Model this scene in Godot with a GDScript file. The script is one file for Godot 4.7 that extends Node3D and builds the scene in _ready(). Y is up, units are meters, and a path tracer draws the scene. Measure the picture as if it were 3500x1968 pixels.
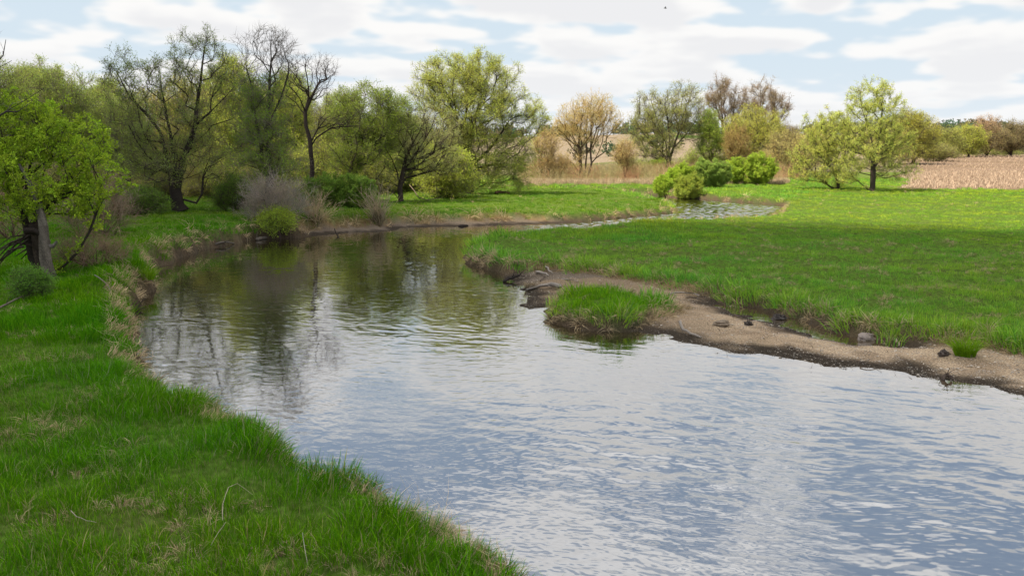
extends Node3D
# A river bending through spring meadows, seen from a low bridge. y is up, metres, water level is y = 0.

const FOCAL := 3031.0          # focal length in photograph pixels (3500 x 1968)
const EYE := Vector3(0, 5.0, 0)
const PITCH := 0.1552          # the camera looks down by 8.9 degrees
const SUN := Vector3(-0.52, 0.80, 0.24)
const EXPOSURE := 1.9
const FAR_SIDE := 1500.0

var rng := RandomNumberGenerator.new()
var names := {}
var noise_a := FastNoiseLite.new()      # broad, about 1 cycle per unit
var noise_b := FastNoiseLite.new()      # fractal
var sdf_water := PackedFloat32Array()   # > 0 on land
var sdf_grass := PackedFloat32Array()   # > 0 on the grassy plateau
const SX0 := -70.0
const SZ0 := -134.0
const SN_X := 600
const SN_Z := 600
const SCELL := 0.25
var left_zone := PackedVector2Array()
var right_zone := PackedVector2Array()
var island := PackedVector2Array()
var M := {}
var sprigs := {}

# ---------------------------------------------------------------- helpers
func ground_at(px: float, py: float, h := 0.0) -> Vector3:      # the point of the level h that the photograph shows at that pixel
	var d := Vector3((px - 1750.0) / FOCAL, -(py - 984.0) / FOCAL, -1.0).rotated(Vector3.RIGHT, -PITCH)
	return EYE + d * ((h - EYE.y) / d.y)

func at_range(px: float, py: float, dist: float) -> Vector3:     # the point at that distance along the ground
	var d := Vector3((px - 1750.0) / FOCAL, -(py - 984.0) / FOCAL, -1.0).rotated(Vector3.RIGHT, -PITCH)
	return EYE + d * (dist / -d.z)

func on_land(px: float, py: float) -> Vector3:                    # where that pixel meets the modelled ground
	var far := EYE
	var t := 6.0
	while t < 260.0:
		var near := far
		far = at_range(px, py, t)
		if far.y < maxf(terrain(far.x, far.z), -0.02):
			for i in 7:
				var mid := (near + far) * 0.5
				if mid.y < maxf(terrain(mid.x, mid.z), -0.02):
					far = mid
				else:
					near = mid
			return far
		t += 0.12 + t * 0.004
	return far

func rnd(a: float, b: float) -> float:
	return rng.randf_range(a, b)

func ball() -> Vector3:
	var v := Vector3(rnd(-1, 1), rnd(-1, 1), rnd(-1, 1))
	while v.length() > 1.0 or v.length() < 0.05:
		v = Vector3(rnd(-1, 1), rnd(-1, 1), rnd(-1, 1))
	return v

func numbered(called: String) -> String:
	var n: int = names.get(called, 0)
	names[called] = n + 1
	return called if n == 0 else "%s_%03d" % [called, n]

func tag(o: Node3D, label: String, category: String, group := "") -> void:
	o.set_meta("label", label)
	o.set_meta("category", category)
	if group:
		o.set_meta("group", group)

func thing(called: String, label: String, category: String, where: Vector3, group := "") -> Node3D:
	var o := Node3D.new()
	o.name = numbered(called)
	add_child(o)
	o.position = where
	tag(o, label, category, group)
	return o

func part(called: String, mesh: Mesh, mat: Material, parent: Node3D) -> MeshInstance3D:
	var o := MeshInstance3D.new()
	o.name = called
	o.mesh = mesh
	o.material_override = mat
	parent.add_child(o, true)
	return o

func single(called: String, mesh: Mesh, mat: Material, where: Vector3, label: String, category: String, group := "") -> MeshInstance3D:
	var o := MeshInstance3D.new()
	o.name = numbered(called)
	o.mesh = mesh
	o.material_override = mat
	o.position = where
	add_child(o)
	tag(o, label, category, group)
	return o

func structure(called: String, mesh: Mesh, mat: Material, label := "") -> MeshInstance3D:
	var o := MeshInstance3D.new()
	o.name = numbered(called)
	o.mesh = mesh
	o.material_override = mat
	add_child(o)
	o.set_meta("kind", "structure")
	if label:
		o.set_meta("label", label)
	return o

func copies(called: String, mesh: Mesh, mat: Material, where: Array, tint: PackedColorArray, parent: Node3D) -> MultiMeshInstance3D:
	var mm := MultiMesh.new()
	mm.transform_format = MultiMesh.TRANSFORM_3D
	mm.use_colors = true
	mm.mesh = mesh
	mm.instance_count = where.size()
	for i in where.size():
		mm.set_instance_transform(i, where[i])
		mm.set_instance_color(i, tint[i])
	var o := MultiMeshInstance3D.new()
	o.name = numbered(called) if parent == self else called
	o.multimesh = mm
	o.material_override = mat
	parent.add_child(o, true)
	o.set_meta("kind", "stuff")
	return o

func build(v: PackedVector3Array, c: PackedColorArray, idx: PackedInt32Array, n := PackedVector3Array(), uv := PackedVector2Array()) -> ArrayMesh:
	var a := []
	a.resize(Mesh.ARRAY_MAX)
	a[Mesh.ARRAY_VERTEX] = v
	if c.size():
		a[Mesh.ARRAY_COLOR] = c
	if n.size():
		a[Mesh.ARRAY_NORMAL] = n
	if uv.size():
		a[Mesh.ARRAY_TEX_UV] = uv
	a[Mesh.ARRAY_INDEX] = idx
	var m := ArrayMesh.new()
	m.add_surface_from_arrays(Mesh.PRIMITIVE_TRIANGLES, a)
	return m

func along(y: Vector3, roll: float, s: float, where: Vector3) -> Transform3D:   # a frame whose y axis points along y
	y = y.normalized()
	var x := y.cross(Vector3.RIGHT if absf(y.x) < 0.8 else Vector3.BACK).normalized().rotated(y, roll)
	return Transform3D(Basis(x * s, y * s, x.cross(y) * s), where)

func steps_to(list: PackedFloat32Array, start: float, even_to: float, step: float, end: float, grow: float, most := 1e9, most_to := 0.0) -> void:
	var p := start
	while p < end:
		list.append(p)
		if p > even_to and (step < most or p > most_to):
			step *= grow
		p += step
	list.append(end)

# ---------------------------------------------------------------- the land
func outline(points: Array, h: float) -> PackedVector2Array:      # [px, py] or [px, py, level]
	var out := PackedVector2Array()
	for p in points:
		var g := ground_at(p[0], p[1], p[2] if p.size() > 2 else h)
		out.append(Vector2(g.x, g.z))
	return out

func raster(poly: PackedVector2Array) -> PackedFloat32Array:      # signed distance to an outline, > 0 outside
	var out := PackedFloat32Array()
	out.resize(SN_X * SN_Z)
	var curve := Curve2D.new()
	curve.bake_interval = 0.5
	for p in poly:
		curve.add_point(p)
	curve.add_point(poly[0])
	var lo := poly[0]
	var hi := poly[0]
	for p in poly:
		lo = lo.min(p)
		hi = hi.max(p)
	lo -= Vector2(6, 6)
	hi += Vector2(6, 6)
	for k in SN_Z:
		var z := SZ0 + k * SCELL
		for i in SN_X:
			var p := Vector2(SX0 + i * SCELL, z)
			if p.x < lo.x or p.y < lo.y or p.x > hi.x or p.y > hi.y:
				out[k * SN_X + i] = 6.0
				continue
			var d := p.distance_to(curve.get_closest_point(p))
			out[k * SN_X + i] = -d if Geometry2D.is_point_in_polygon(p, poly) else d
	return out

func look(field: PackedFloat32Array, x: float, z: float) -> float:
	var fx := clampf((x - SX0) / SCELL, 0.0, SN_X - 1.01)
	var fz := clampf((z - SZ0) / SCELL, 0.0, SN_Z - 1.01)
	var i := int(fx)
	var k := int(fz)
	fx -= i
	fz -= k
	var at := k * SN_X + i
	return lerpf(lerpf(field[at], field[at + 1], fx), lerpf(field[at + SN_X], field[at + SN_X + 1], fx), fz)

func shore(x: float, z: float) -> Vector2:                         # (distance to water, distance to the edge of the grass), edges ragged
	var wx := x + 0.28 * noise_a.get_noise_2d(x * 0.9, z * 0.9) + 0.12 * noise_a.get_noise_2d(x * 3.1 + 50.0, z * 3.1)
	var wz := z + 0.28 * noise_a.get_noise_2d(x * 0.9 + 90.0, z * 0.9) + 0.12 * noise_a.get_noise_2d(x * 3.1, z * 3.1 + 70.0)
	return Vector2(look(sdf_water, wx, wz), look(sdf_grass, wx, wz))

func plateau(x: float, z: float) -> float:
	var d := -z
	var h := 0.42 + 0.26 * smoothstep(42.0, 75.0, d + 30.0 * smoothstep(3.0, -3.0, x) - 28.0 * smoothstep(3.0, 9.0, x))
	h -= 0.2 * smoothstep(46.0, 56.0, d) * (1.0 - smoothstep(68.0, 80.0, d)) * smoothstep(10.5, 14.5, x)
	h += 0.28 * smoothstep(-6.0, -12.0, x) * smoothstep(18.0, 26.0, d) * (1.0 - smoothstep(55.0, 75.0, d))
	h += 0.12 * smoothstep(0.0, -4.0, x) * (1.0 - smoothstep(18.0, 26.0, d))
	h += 0.10 * noise_a.get_noise_2d(x * 0.22, z * 0.22) + 0.05 * noise_a.get_noise_2d(x * 0.9 + 30.0, z * 0.9)
	h += 2.5 * smoothstep(98.0, 275.0, d) * smoothstep(0.06, 0.20, x / maxf(d, 1.0))
	if d > 200.0:
		h += (12.5 + 2.5 * noise_a.get_noise_2d(x * 0.004 + 3.0, z * 0.003)) * smoothstep(260.0, 640.0, d)
	return h

func terrain(x: float, z: float) -> float:
	var top := plateau(x, z)
	if z < SZ0 + 1.0 or x < SX0 + 1.0 or x > SX0 + SN_X * SCELL - 1.0:
		return top
	var s := shore(x, z)
	var low: float
	if s.x < 0.0:
		low = maxf(s.x * 0.45, -0.7) - 0.015
	else:
		low = 0.24 * (1.0 - exp(-s.x / 1.6)) + 0.035 * noise_b.get_noise_2d(x * 1.2, z * 1.2) * minf(1.0, s.x * 2.0)
	var t := smoothstep(-0.1, 0.42, s.y)
	return lerpf(low, top, t) + (0.075 * noise_b.get_noise_2d(x * 1.7, z * 1.7) * minf(1.0, s.x) if s.x > 0.1 else 0.0)

func field_here(x: float, z: float) -> bool:
	return z < -98.0 and z > -272.0 and x > 43.0 + (-z - 98.0) * 0.44 + 2.0 * noise_a.get_noise_2d(z * 0.05, 4.0)

func ground_colour(x: float, z: float, far: bool) -> Color:
	var soil := Color(0.055, 0.065, 0.022)
	var n := noise_b.get_noise_2d(x * 0.35, z * 0.35)
	if field_here(x, z):
		return Color(0.30, 0.215, 0.15).lerp(Color(0.225, 0.16, 0.105), smoothstep(-0.4, 0.5, n + 0.6 * noise_a.get_noise_2d(x * 0.03, z * 0.12)))
	if z < -150.0:
		var hill := Color(0.33, 0.265, 0.185).lerp(Color(0.10, 0.16, 0.04), smoothstep(0.62, 0.8, noise_a.get_noise_2d(x * 0.005, z * 0.006)))
		return hill if z < -230.0 else hill.lerp(Color(0.11, 0.13, 0.04), 0.5)
	soil = Color(0.115, 0.18, 0.035).lerp(Color(0.16, 0.15, 0.05), smoothstep(0.15, 0.6, n) * 0.5)
	if far:
		return Color(0.15, 0.21, 0.05)
	var s := shore(x, z)
	var t := smoothstep(0.12, 0.5, s.y)
	var wet := 1.0 - smoothstep(0.45 + 0.5 * n, 1.05 + 0.8 * n, s.x)
	var sand := Color(0.84, 0.62, 0.40).lerp(Color(0.64, 0.46, 0.29), smoothstep(-0.25, 0.3, n + 0.5 * noise_b.get_noise_2d(x * 1.3, z * 1.3)))
	var mud := 1.0 - smoothstep(3.6, 7.0, x + 1.2 * n)
	mud = maxf(mud, 0.8 * smoothstep(0.1, 0.35, noise_b.get_noise_2d(x * 0.8 + 31.0, z * 0.8)))
	sand = sand.lerp(Color(0.44, 0.32, 0.205), mud)
	if z < -33.0 or x < 1.0:                                       # grey silt further up, sand near the bridge
		sand = sand.lerp(Color(0.27, 0.215, 0.165), 0.8)
	var bare := sand.lerp(Color(0.095, 0.075, 0.058), wet)
	var face := Color(0.24, 0.16, 0.075).lerp(Color(0.38, 0.27, 0.13), smoothstep(-0.3, 0.4, n))
	bare = bare.lerp(face, smoothstep(-0.35, 0.1, s.y) * (1.0 - 0.7 * wet))
	return bare.lerp(soil, t)

func make_land() -> void:
	var xs := PackedFloat32Array()
	var half := PackedFloat32Array()
	steps_to(half, 0.0, 24.0, 0.28, FAR_SIDE, 1.05)
	for i in range(half.size() - 1, 0, -1):
		xs.append(-half[i])
	xs.append_array(half)
	var zs := PackedFloat32Array()
	steps_to(zs, -16.0, 50.0, 0.28, 2200.0, 1.035)
	var nx := xs.size()
	var v := PackedVector3Array()
	var c := PackedColorArray()
	var zone := PackedByteArray()
	for z in zs:
		for x in xs:
			var p := Vector3(x, 0, -z)
			var far := absf(x) > 62.0 or z > 130.0
			p.y = terrain(p.x, p.z)
			v.append(p)
			c.append(ground_colour(p.x, p.z, far))
			var k := 0
			if field_here(p.x, p.z):
				k = 2
			elif z > 215.0:
				k = 3
			elif not far:
				var s := shore(p.x, p.z)
				k = 1 if s.y < 0.05 and s.x > -1.5 else 0
			zone.append(k)
	var parts := [PackedInt32Array(), PackedInt32Array(), PackedInt32Array(), PackedInt32Array()]
	for k in zs.size() - 1:
		for i in nx - 1:
			var a := k * nx + i
			if v[a].y < -0.6 and v[a + 1].y < -0.6 and v[a + nx].y < -0.6:
				continue
			parts[zone[a]].append_array(PackedInt32Array([a, a + nx, a + 1, a + 1, a + nx, a + nx + 1]))
	# smooth normals from the heights
	var nrm := PackedVector3Array()
	nrm.resize(v.size())
	for k in zs.size():
		for i in nx:
			var l := v[k * nx + maxi(i - 1, 0)]
			var r := v[k * nx + mini(i + 1, nx - 1)]
			var b := v[maxi(k - 1, 0) * nx + i]
			var f := v[mini(k + 1, zs.size() - 1) * nx + i]
			nrm[k * nx + i] = (r - l).cross(f - b).normalized()
	var kinds := ["meadow_ground", "river_bar", "stubble_field", "hillside"]
	for k in 4:
		var keep := {}
		var v2 := PackedVector3Array()
		var c2 := PackedColorArray()
		var n2 := PackedVector3Array()
		var i2 := PackedInt32Array()
		for a in parts[k]:
			if not keep.has(a):
				keep[a] = v2.size()
				v2.append(v[a])
				c2.append(c[a])
				n2.append(nrm[a])
			i2.append(keep[a])
		structure(kinds[k], build(v2, c2, i2, n2), M.ground if k != 1 else M.sand)

# ---------------------------------------------------------------- the water
func wave(x: float, z: float, s: float) -> float:
	var d := -z
	var slick := 0.5 + 0.5 * smoothstep(-0.25, 0.3, noise_a.get_noise_2d((x * 0.94 + z * 0.34) * 0.07 + 13.0, (-x * 0.34 + z * 0.94) * 0.25))
	var rough := 0.18 + 0.44 * smoothstep(-2.0, 9.0, x + (22.0 - d) * 0.35) * (1.0 - smoothstep(20.0, 34.0, d))
	rough += 0.35 * smoothstep(0.1, 0.5, noise_a.get_noise_2d(x * 0.12, z * 0.2)) + 0.35 * smoothstep(34.0, 60.0, d)
	rough *= smoothstep(0.25, -1.2, s) * slick
	# long swells turned to the current, then two crossing sets of ripples
	var u := x * 0.94 + z * 0.34
	var w := -x * 0.34 + z * 0.94
	var h := 0.010 * noise_a.get_noise_2d(u * 0.55, w * 1.1)
	h += 0.0062 * noise_a.get_noise_2d(u * 1.5 + 20.0, w * 2.9)
	h += 0.0030 * noise_a.get_noise_2d(x * 3.6 + 9.0, z * 6.2)
	h *= rough * (1.0 + 0.4 * smoothstep(50.0, 66.0, d) * smoothstep(0.0, 6.0, x))
	h += 0.027 * noise_a.get_noise_2d(x * 1.4, z * 1.6 + 5.0) * smoothstep(50.0, 60.0, d) * (1.0 - smoothstep(92.0, 100.0, d)) * smoothstep(-3.0, 3.0, x) * smoothstep(0.1, -1.0, s)
	# rings that spread from the grassy point
	var q := Vector2(x - 1.0, z + 27.0)
	var r := q.length()
	h += 0.0030 * (0.5 + 0.5 * noise_a.get_noise_2d(x * 0.9 + 3.0, z * 0.9)) * sin(r * 13.0 + 3.6 * noise_a.get_noise_2d(x * 0.6, z * 0.6)) * smoothstep(1.0, 2.4, r) * (1.0 - smoothstep(4.0, 8.5, r)) * smoothstep(0.3, 0.8, -q.x / maxf(r, 0.1)) * smoothstep(-3.0, 1.0, q.y)
	return h

func make_water() -> void:
	var zs := PackedFloat32Array()
	steps_to(zs, -10.0, 33.0, 0.11, 132.0, 1.03, 0.27, 90.0)
	var xs := PackedFloat32Array()
	var half := PackedFloat32Array()
	steps_to(half, 0.0, 19.0, 0.11, 78.0, 1.03, 0.27, 26.0)
	for i in range(half.size() - 1, 0, -1):
		if half[i] < 69.0:
			xs.append(-half[i])
	xs.append_array(half)
	var nx := xs.size()
	var at := PackedInt32Array()
	at.resize(nx * zs.size())
	var v := PackedVector3Array()
	var n := PackedVector3Array()
	var uv := PackedVector2Array()
	var c := PackedColorArray()
	for k in zs.size():
		var z := -zs[k]
		for i in nx:
			var x := xs[i]
			at[k * nx + i] = -1
			if absf(x) > 9.0 + zs[k] * 0.75 and zs[k] > -2.0:
				continue
			var s := look(sdf_water, x, z)
			if s > 1.0:
				continue
			at[k * nx + i] = v.size()
			var e := 0.05 + 0.0012 * maxf(zs[k], 0.0)
			var h := wave(x, z, s)
			v.append(Vector3(x, h, z))
			n.append(Vector3((h - wave(x + e, z, s)) / e, 1.0, (h - wave(x, z + e, s)) / e).normalized())
			uv.append(Vector2(x + 0.9 * noise_a.get_noise_2d(x * 0.11, z * 0.11), z * 1.25 + 0.9 * noise_a.get_noise_2d(x * 0.11 + 40.0, z * 0.11)) / 7.0 * 1.0)
			var shallow := smoothstep(-2.6, -0.1, s) * smoothstep(2.0, 6.0, x) * (1.0 - smoothstep(30.0, 40.0, zs[k]))
			var weed := smoothstep(0.12, 0.5, noise_b.get_noise_2d(x * 1.6, z * 3.0)) * smoothstep(3.2, 0.8, Vector2(x - 5.9, (z + 18.4) * 2.2).length())
			c.append(Color(0.016, 0.013, 0.004).lerp(Color(0.11, 0.075, 0.04), maxf(shallow * 0.6, weed)))
	var idx := PackedInt32Array()
	for k in zs.size() - 1:
		for i in nx - 1:
			var a := at[k * nx + i]
			var b := at[k * nx + i + 1]
			var d := at[(k + 1) * nx + i]
			var e := at[(k + 1) * nx + i + 1]
			if a >= 0 and b >= 0 and d >= 0 and e >= 0:
				idx.append_array(PackedInt32Array([a, d, b, b, d, e]))
	structure("river_water", build(v, c, idx, n, uv), M.water, "brown green river water rippling around the bend")

# ---------------------------------------------------------------- sky
func sky_colour(d: Vector3) -> Color:
	var el := maxf(d.y, 0.0)
	var blue := Color(0.66, 0.785, 0.885).lerp(Color(0.45, 0.60, 0.85), smoothstep(0.12, 0.42, el))
	var k := 1.0 / (el + 0.045)
	var p := Vector2(d.x, d.z) * k
	var wob := 0.35 * noise_b.get_noise_2d(p.x * 0.8 + 11.0, p.y * 0.8)
	var n := noise_b.get_noise_2d(p.x * 1.35 + wob, p.y * 1.35 + 3.7 + wob) + 0.5 * noise_a.get_noise_2d(p.x * 0.6 + 7.0, p.y * 0.6)
	var n2 := n
	var low := 1.0 - smoothstep(0.2, 0.34, el)
	if low > 0.0:                                                   # heaped clouds seen from the side
		var around := Vector2(d.x, d.z).normalized() * 6.0
		var v := log(el + 0.035) * 3.5
		var w := log(el + 0.035 + 0.010) * 3.5                      # a little higher: is there cloud above this spot?
		n = lerpf(n, 1.25 * noise_b.get_noise_3d(around.x, v, around.y) + 0.12, low)
		n2 = lerpf(n2, 1.25 * noise_b.get_noise_3d(around.x, w, around.y) + 0.12, low)
	var thick := smoothstep(lerpf(-0.24, -0.34, smoothstep(0.12, 0.3, el)), lerpf(0.10, 0.02, smoothstep(0.12, 0.25, el)), n - 0.30 * smoothstep(0.2, 0.42, el) * (1.0 - smoothstep(0.5, 0.8, el)))
	var deep := smoothstep(0.0, 0.5, n * 0.4 + n2 * 0.7)
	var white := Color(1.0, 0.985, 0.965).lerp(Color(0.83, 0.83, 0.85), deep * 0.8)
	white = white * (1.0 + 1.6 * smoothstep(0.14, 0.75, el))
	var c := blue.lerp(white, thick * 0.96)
	c = c.lerp(Color(0.90, 0.925, 0.95), 0.92 * exp(-el / 0.05))
	return c * (1.0 / EXPOSURE)

func make_sky() -> PanoramaSkyMaterial:
	var w := 4096
	var h := 2048
	var data := PackedFloat32Array()
	data.resize(w * h * 3)
	var row := 0
	while row < h:
		var up := PI * 0.5 - (row + 1.0) * PI / h
		var step := 1 if up > -0.02 and up < 0.24 else 4
		up = PI * 0.5 - (row + step * 0.5) * PI / h
		var col := 0
		while col < w:
			var az := (col + step * 0.5) * TAU / w
			var wide := step
			if step == 1 and absf(wrapf(az, -PI, PI)) > 0.75:
				wide = 4
			elif step == 4 and absf(wrapf(az, -PI, PI)) > 1.0:
				wide = 8
			az = (col + wide * 0.5) * TAU / w
			var c := Color(0.20, 0.22, 0.15)
			if up > -0.01:
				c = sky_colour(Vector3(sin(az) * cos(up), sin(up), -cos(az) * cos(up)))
			for j in mini(step, h - row):
				var at := ((row + j) * w + col) * 3
				for i in mini(wide, w - col):
					data[at] = c.r
					data[at + 1] = c.g
					data[at + 2] = c.b
					at += 3
			col += wide
		row += step
	var im := Image.create_from_data(w, h, false, Image.FORMAT_RGBF, data.to_byte_array())
	var m := PanoramaSkyMaterial.new()
	m.panorama = ImageTexture.create_from_image(im)
	return m

func make_cloud() -> void:      # the cumulus whose shadow lies over the near meadow, the left bank and the bridge
	var up := 850.0
	var off := SUN / SUN.y * up
	var edge := PackedVector2Array([Vector2(-150, -64), Vector2(-60, -78), Vector2(-32, -79), Vector2(-17, -69), Vector2(-3, -57), Vector2(10, -55), Vector2(22, -53), Vector2(34, -47), Vector2(60, -42), Vector2(85, -40), Vector2(95, 10), Vector2(50, 40), Vector2(-70, 40), Vector2(-150, 0)])
	var curve := Curve2D.new()
	for p in edge:
		curve.add_point(p)
	curve.add_point(edge[0])
	var v := PackedVector3Array()
	var idx := PackedInt32Array()
	var nx := 86
	var nz := 46
	var at := {}
	for side in 2:
		for k in nz:
			for i in nx:
				var p := Vector2(-165.0 + i * 3.8, -95.0 + k * 3.6)
				var s := p.distance_to(curve.get_closest_point(p))
				if not Geometry2D.is_point_in_polygon(p, edge):
					s = -s
				s += 3.0 * noise_b.get_noise_2d(p.x * 0.05, p.y * 0.05) + 1.5
				var t := sqrt(clampf(s / 30.0, 0.0, 1.0))
				var y := 16.0 * t * (1.0 + 0.5 * noise_b.get_noise_2d(p.x * 0.06, p.y * 0.06)) if side == 0 else -2.5 * t
				at[[side, k, i]] = [v.size(), s]
				v.append(Vector3(p.x, y, p.y) + off)
	for side in 2:
		for k in nz - 1:
			for i in nx - 1:
				var q := [at[[side, k, i]], at[[side, k, i + 1]], at[[side, k + 1, i]], at[[side, k + 1, i + 1]]]
				if q[0][1] > 0.0 or q[1][1] > 0.0 or q[2][1] > 0.0 or q[3][1] > 0.0:
					idx.append_array(PackedInt32Array([q[0][0], q[1][0], q[2][0], q[1][0], q[3][0], q[2][0]]))
	structure("cloud", build(v, PackedColorArray(), idx), M.cloud, "broad white cloud above and behind the bridge, shading the near river")
# ---------------------------------------------------------------- grass
func tuft(count: int, spread: float, tall: float, wide: float, lean: float, colours: Array, seed_: int, hang := 0.0) -> ArrayMesh:
	rng.seed = seed_
	var v := PackedVector3Array()
	var c := PackedColorArray()
	var idx := PackedInt32Array()
	for b in count:
		var az := rnd(0, TAU)
		var root := Vector3(cos(az), 0, sin(az)) * spread * sqrt(rng.randf())
		var out := Vector3(cos(az + rnd(-1, 1)), 0, sin(az + rnd(-1, 1)))
		var side := Vector3(-out.z, 0, out.x).rotated(Vector3.UP, rnd(-1.2, 1.2))
		var h := tall * rnd(0.55, 1.15)
		var bend := lean * rnd(0.3, 1.4)
		var w := wide * rnd(0.7, 1.3)
		var col: Color = colours[rng.randi() % colours.size()]
		col = col * rnd(0.8, 1.2)
		var first := v.size()
		for k in 4:
			var t := k / 3.0
			var p := root + Vector3.UP * h * (t - 0.32 * bend * t * t * t - hang * t * t) + out * h * bend * (t * t * 0.8 + 0.12 * t)
			var ww := w * (1.0 - t * t * 0.85) * 0.5
			if k < 3:
				v.append(p - side * ww)
				v.append(p + side * ww)
			else:
				v.append(p)
		for k in 7:
			c.append(col)
		idx.append_array(PackedInt32Array([first, first + 1, first + 2, first + 2, first + 1, first + 3, first + 2, first + 3, first + 4, first + 4, first + 3, first + 5, first + 4, first + 5, first + 6]))
	return build(v, c, idx)

func make_grass() -> void:
	var greens := [Color(0.115, 0.27, 0.007), Color(0.085, 0.225, 0.006), Color(0.155, 0.30, 0.010), Color(0.065, 0.19, 0.008)]
	var mixed := greens + greens + [Color(0.34, 0.28, 0.12)]
	var straw := [Color(0.50, 0.38, 0.21), Color(0.40, 0.295, 0.165), Color(0.28, 0.20, 0.115), Color(0.58, 0.45, 0.27)]
	var near := []
	var mid := []
	var wide_ := []
	var dead := []
	for i in 4:
		near.append(tuft(22, 0.13, 0.24, 0.0065, 0.55, mixed, 100 + i))
		mid.append(tuft(26, 0.20, 0.27, 0.011, 0.55, greens, 110 + i))
		wide_.append(tuft(34, 0.45, 0.26, 0.024, 0.5, greens, 120 + i))
		dead.append(tuft(24, 0.10, 0.40, 0.009, 0.9, straw, 130 + i, 0.55))
	var zones := ["left_bank_grass", "meadow_grass", "island_grass", "far_bank_grass"]
	var put := {}
	rng.seed = 7
	var z := 3.0
	while z > -128.0:
		var d := maxf(-z, 7.0)
		var step := 0.115 if d < 16.0 else 0.115 + (minf(d, 60.0) - 16.0) * 0.0085 + maxf(0.0, d - 60.0) * 0.006
		var reach := 6.0 + d * 0.66
		var x := -reach
		while x < reach:
			var px := x + rnd(-0.5, 0.5) * step
			var pz := z + rnd(-0.5, 0.5) * step
			x += step
			var s := Vector2(9, 9)
			if absf(px) < 66.0:
				s = shore(px, pz)
			if s.y < 0.06 + 0.22 * noise_a.get_noise_2d(px * 1.3 + 8.0, pz * 1.3) or s.x < 0.08 or field_here(px, pz):
				continue
			var zone := 3
			var p2 := Vector2(px, pz)
			if d < 40.0 and Geometry2D.is_point_in_polygon(p2, island):
				zone = 2
			elif px < 6.0 + d * 0.2 and Geometry2D.is_point_in_polygon(p2, left_zone):
				zone = 0
			elif Geometry2D.is_point_in_polygon(p2, right_zone):
				zone = 1
			var lush := smoothstep(-0.5, 0.5, noise_a.get_noise_2d(px * 0.55, pz * 0.55) + 0.5 * noise_a.get_noise_2d(px * 2.1, pz * 2.1))
			var thin := noise_b.get_noise_2d(px * 0.42 + 60.0, pz * 0.42)
			if thin > 0.30 and s.y > 1.2 and rng.randf() < smoothstep(0.32, 0.5, thin) * 0.6:
				continue
			var edge := 1.0 - smoothstep(0.3, 1.8, s.y)
			var size := (0.52 + 0.52 * lush) * (1.0 + 0.45 * edge)
			if zone == 2:
				size *= 0.85
			elif zone == 1 and d < 45.0:
				size *= 0.70 + 0.45 * edge
			elif zone == 1:
				size = (0.34 + 0.22 * lush + 0.3 * (1.0 - smoothstep(9.0, 13.0, px))) * (1.0 + 0.5 * smoothstep(70.0, 90.0, d))
			if zone == 0 and d > 45.0:
				size *= 0.72
			var kind := "near" if d < 20.0 else ("mid" if d < 44.0 else "wide")
			var key := "%d %s %d" % [zone, kind, rng.randi() % 4]
			if not put.has(key):
				put[key] = [[], PackedColorArray()]
			var out := Vector3.UP
			var y := terrain(px, pz)
			if edge > 0.05 and d < 46.0 and rng.randf() < 0.8:                       # lean out over the bank
				var g := Vector3(look(sdf_grass, px + 0.4, pz) - look(sdf_grass, px - 0.4, pz), 0, look(sdf_grass, px, pz + 0.4) - look(sdf_grass, px, pz - 0.4))
				out = (Vector3.UP - g * 0.55 * edge).normalized()
			out = (out + Vector3(rnd(-0.15, 0.15), 0, rnd(-0.15, 0.15))).normalized()
			put[key][0].append(along(out, rnd(0, TAU), size * rnd(0.8, 1.2), Vector3(px, y - 0.01, pz)))
			var hue := noise_a.get_noise_2d(px * 0.16 + 5.0, pz * 0.16) + 0.4 * rnd(-1, 1)
			var light := rnd(0.8, 1.2)
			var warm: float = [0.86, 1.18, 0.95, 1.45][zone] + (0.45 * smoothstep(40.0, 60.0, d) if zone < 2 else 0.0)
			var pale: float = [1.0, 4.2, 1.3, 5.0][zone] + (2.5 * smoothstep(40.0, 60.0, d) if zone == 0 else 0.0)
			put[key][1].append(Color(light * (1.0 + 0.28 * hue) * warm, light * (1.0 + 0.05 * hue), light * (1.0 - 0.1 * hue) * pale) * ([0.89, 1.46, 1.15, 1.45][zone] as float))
		z -= step
	for zone in 4:
		var o := Node3D.new()
		o.name = zones[zone]
		add_child(o)
		tag(o, ["dense green grass on the bank left of the river", "green meadow grass inside the river bend on the right", "tall lush grass on the small island of the gravel bar", "sunlit grass beyond the river in front of the far trees"][zone], "grass")
		o.set_meta("kind", "stuff")
		for kind in ["near", "mid", "wide"]:
			for i in 4:
				var key := "%d %s %d" % [zone, kind, i]
				if put.has(key):
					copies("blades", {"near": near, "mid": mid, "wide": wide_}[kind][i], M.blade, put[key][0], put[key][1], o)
	# bleached grass of last year: fringes that hang over the banks, and thin patches in the meadows
	var fringe := [[], [], [], []]
	var ftint := [PackedColorArray(), PackedColorArray(), PackedColorArray(), PackedColorArray()]
	z = 2.0
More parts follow.
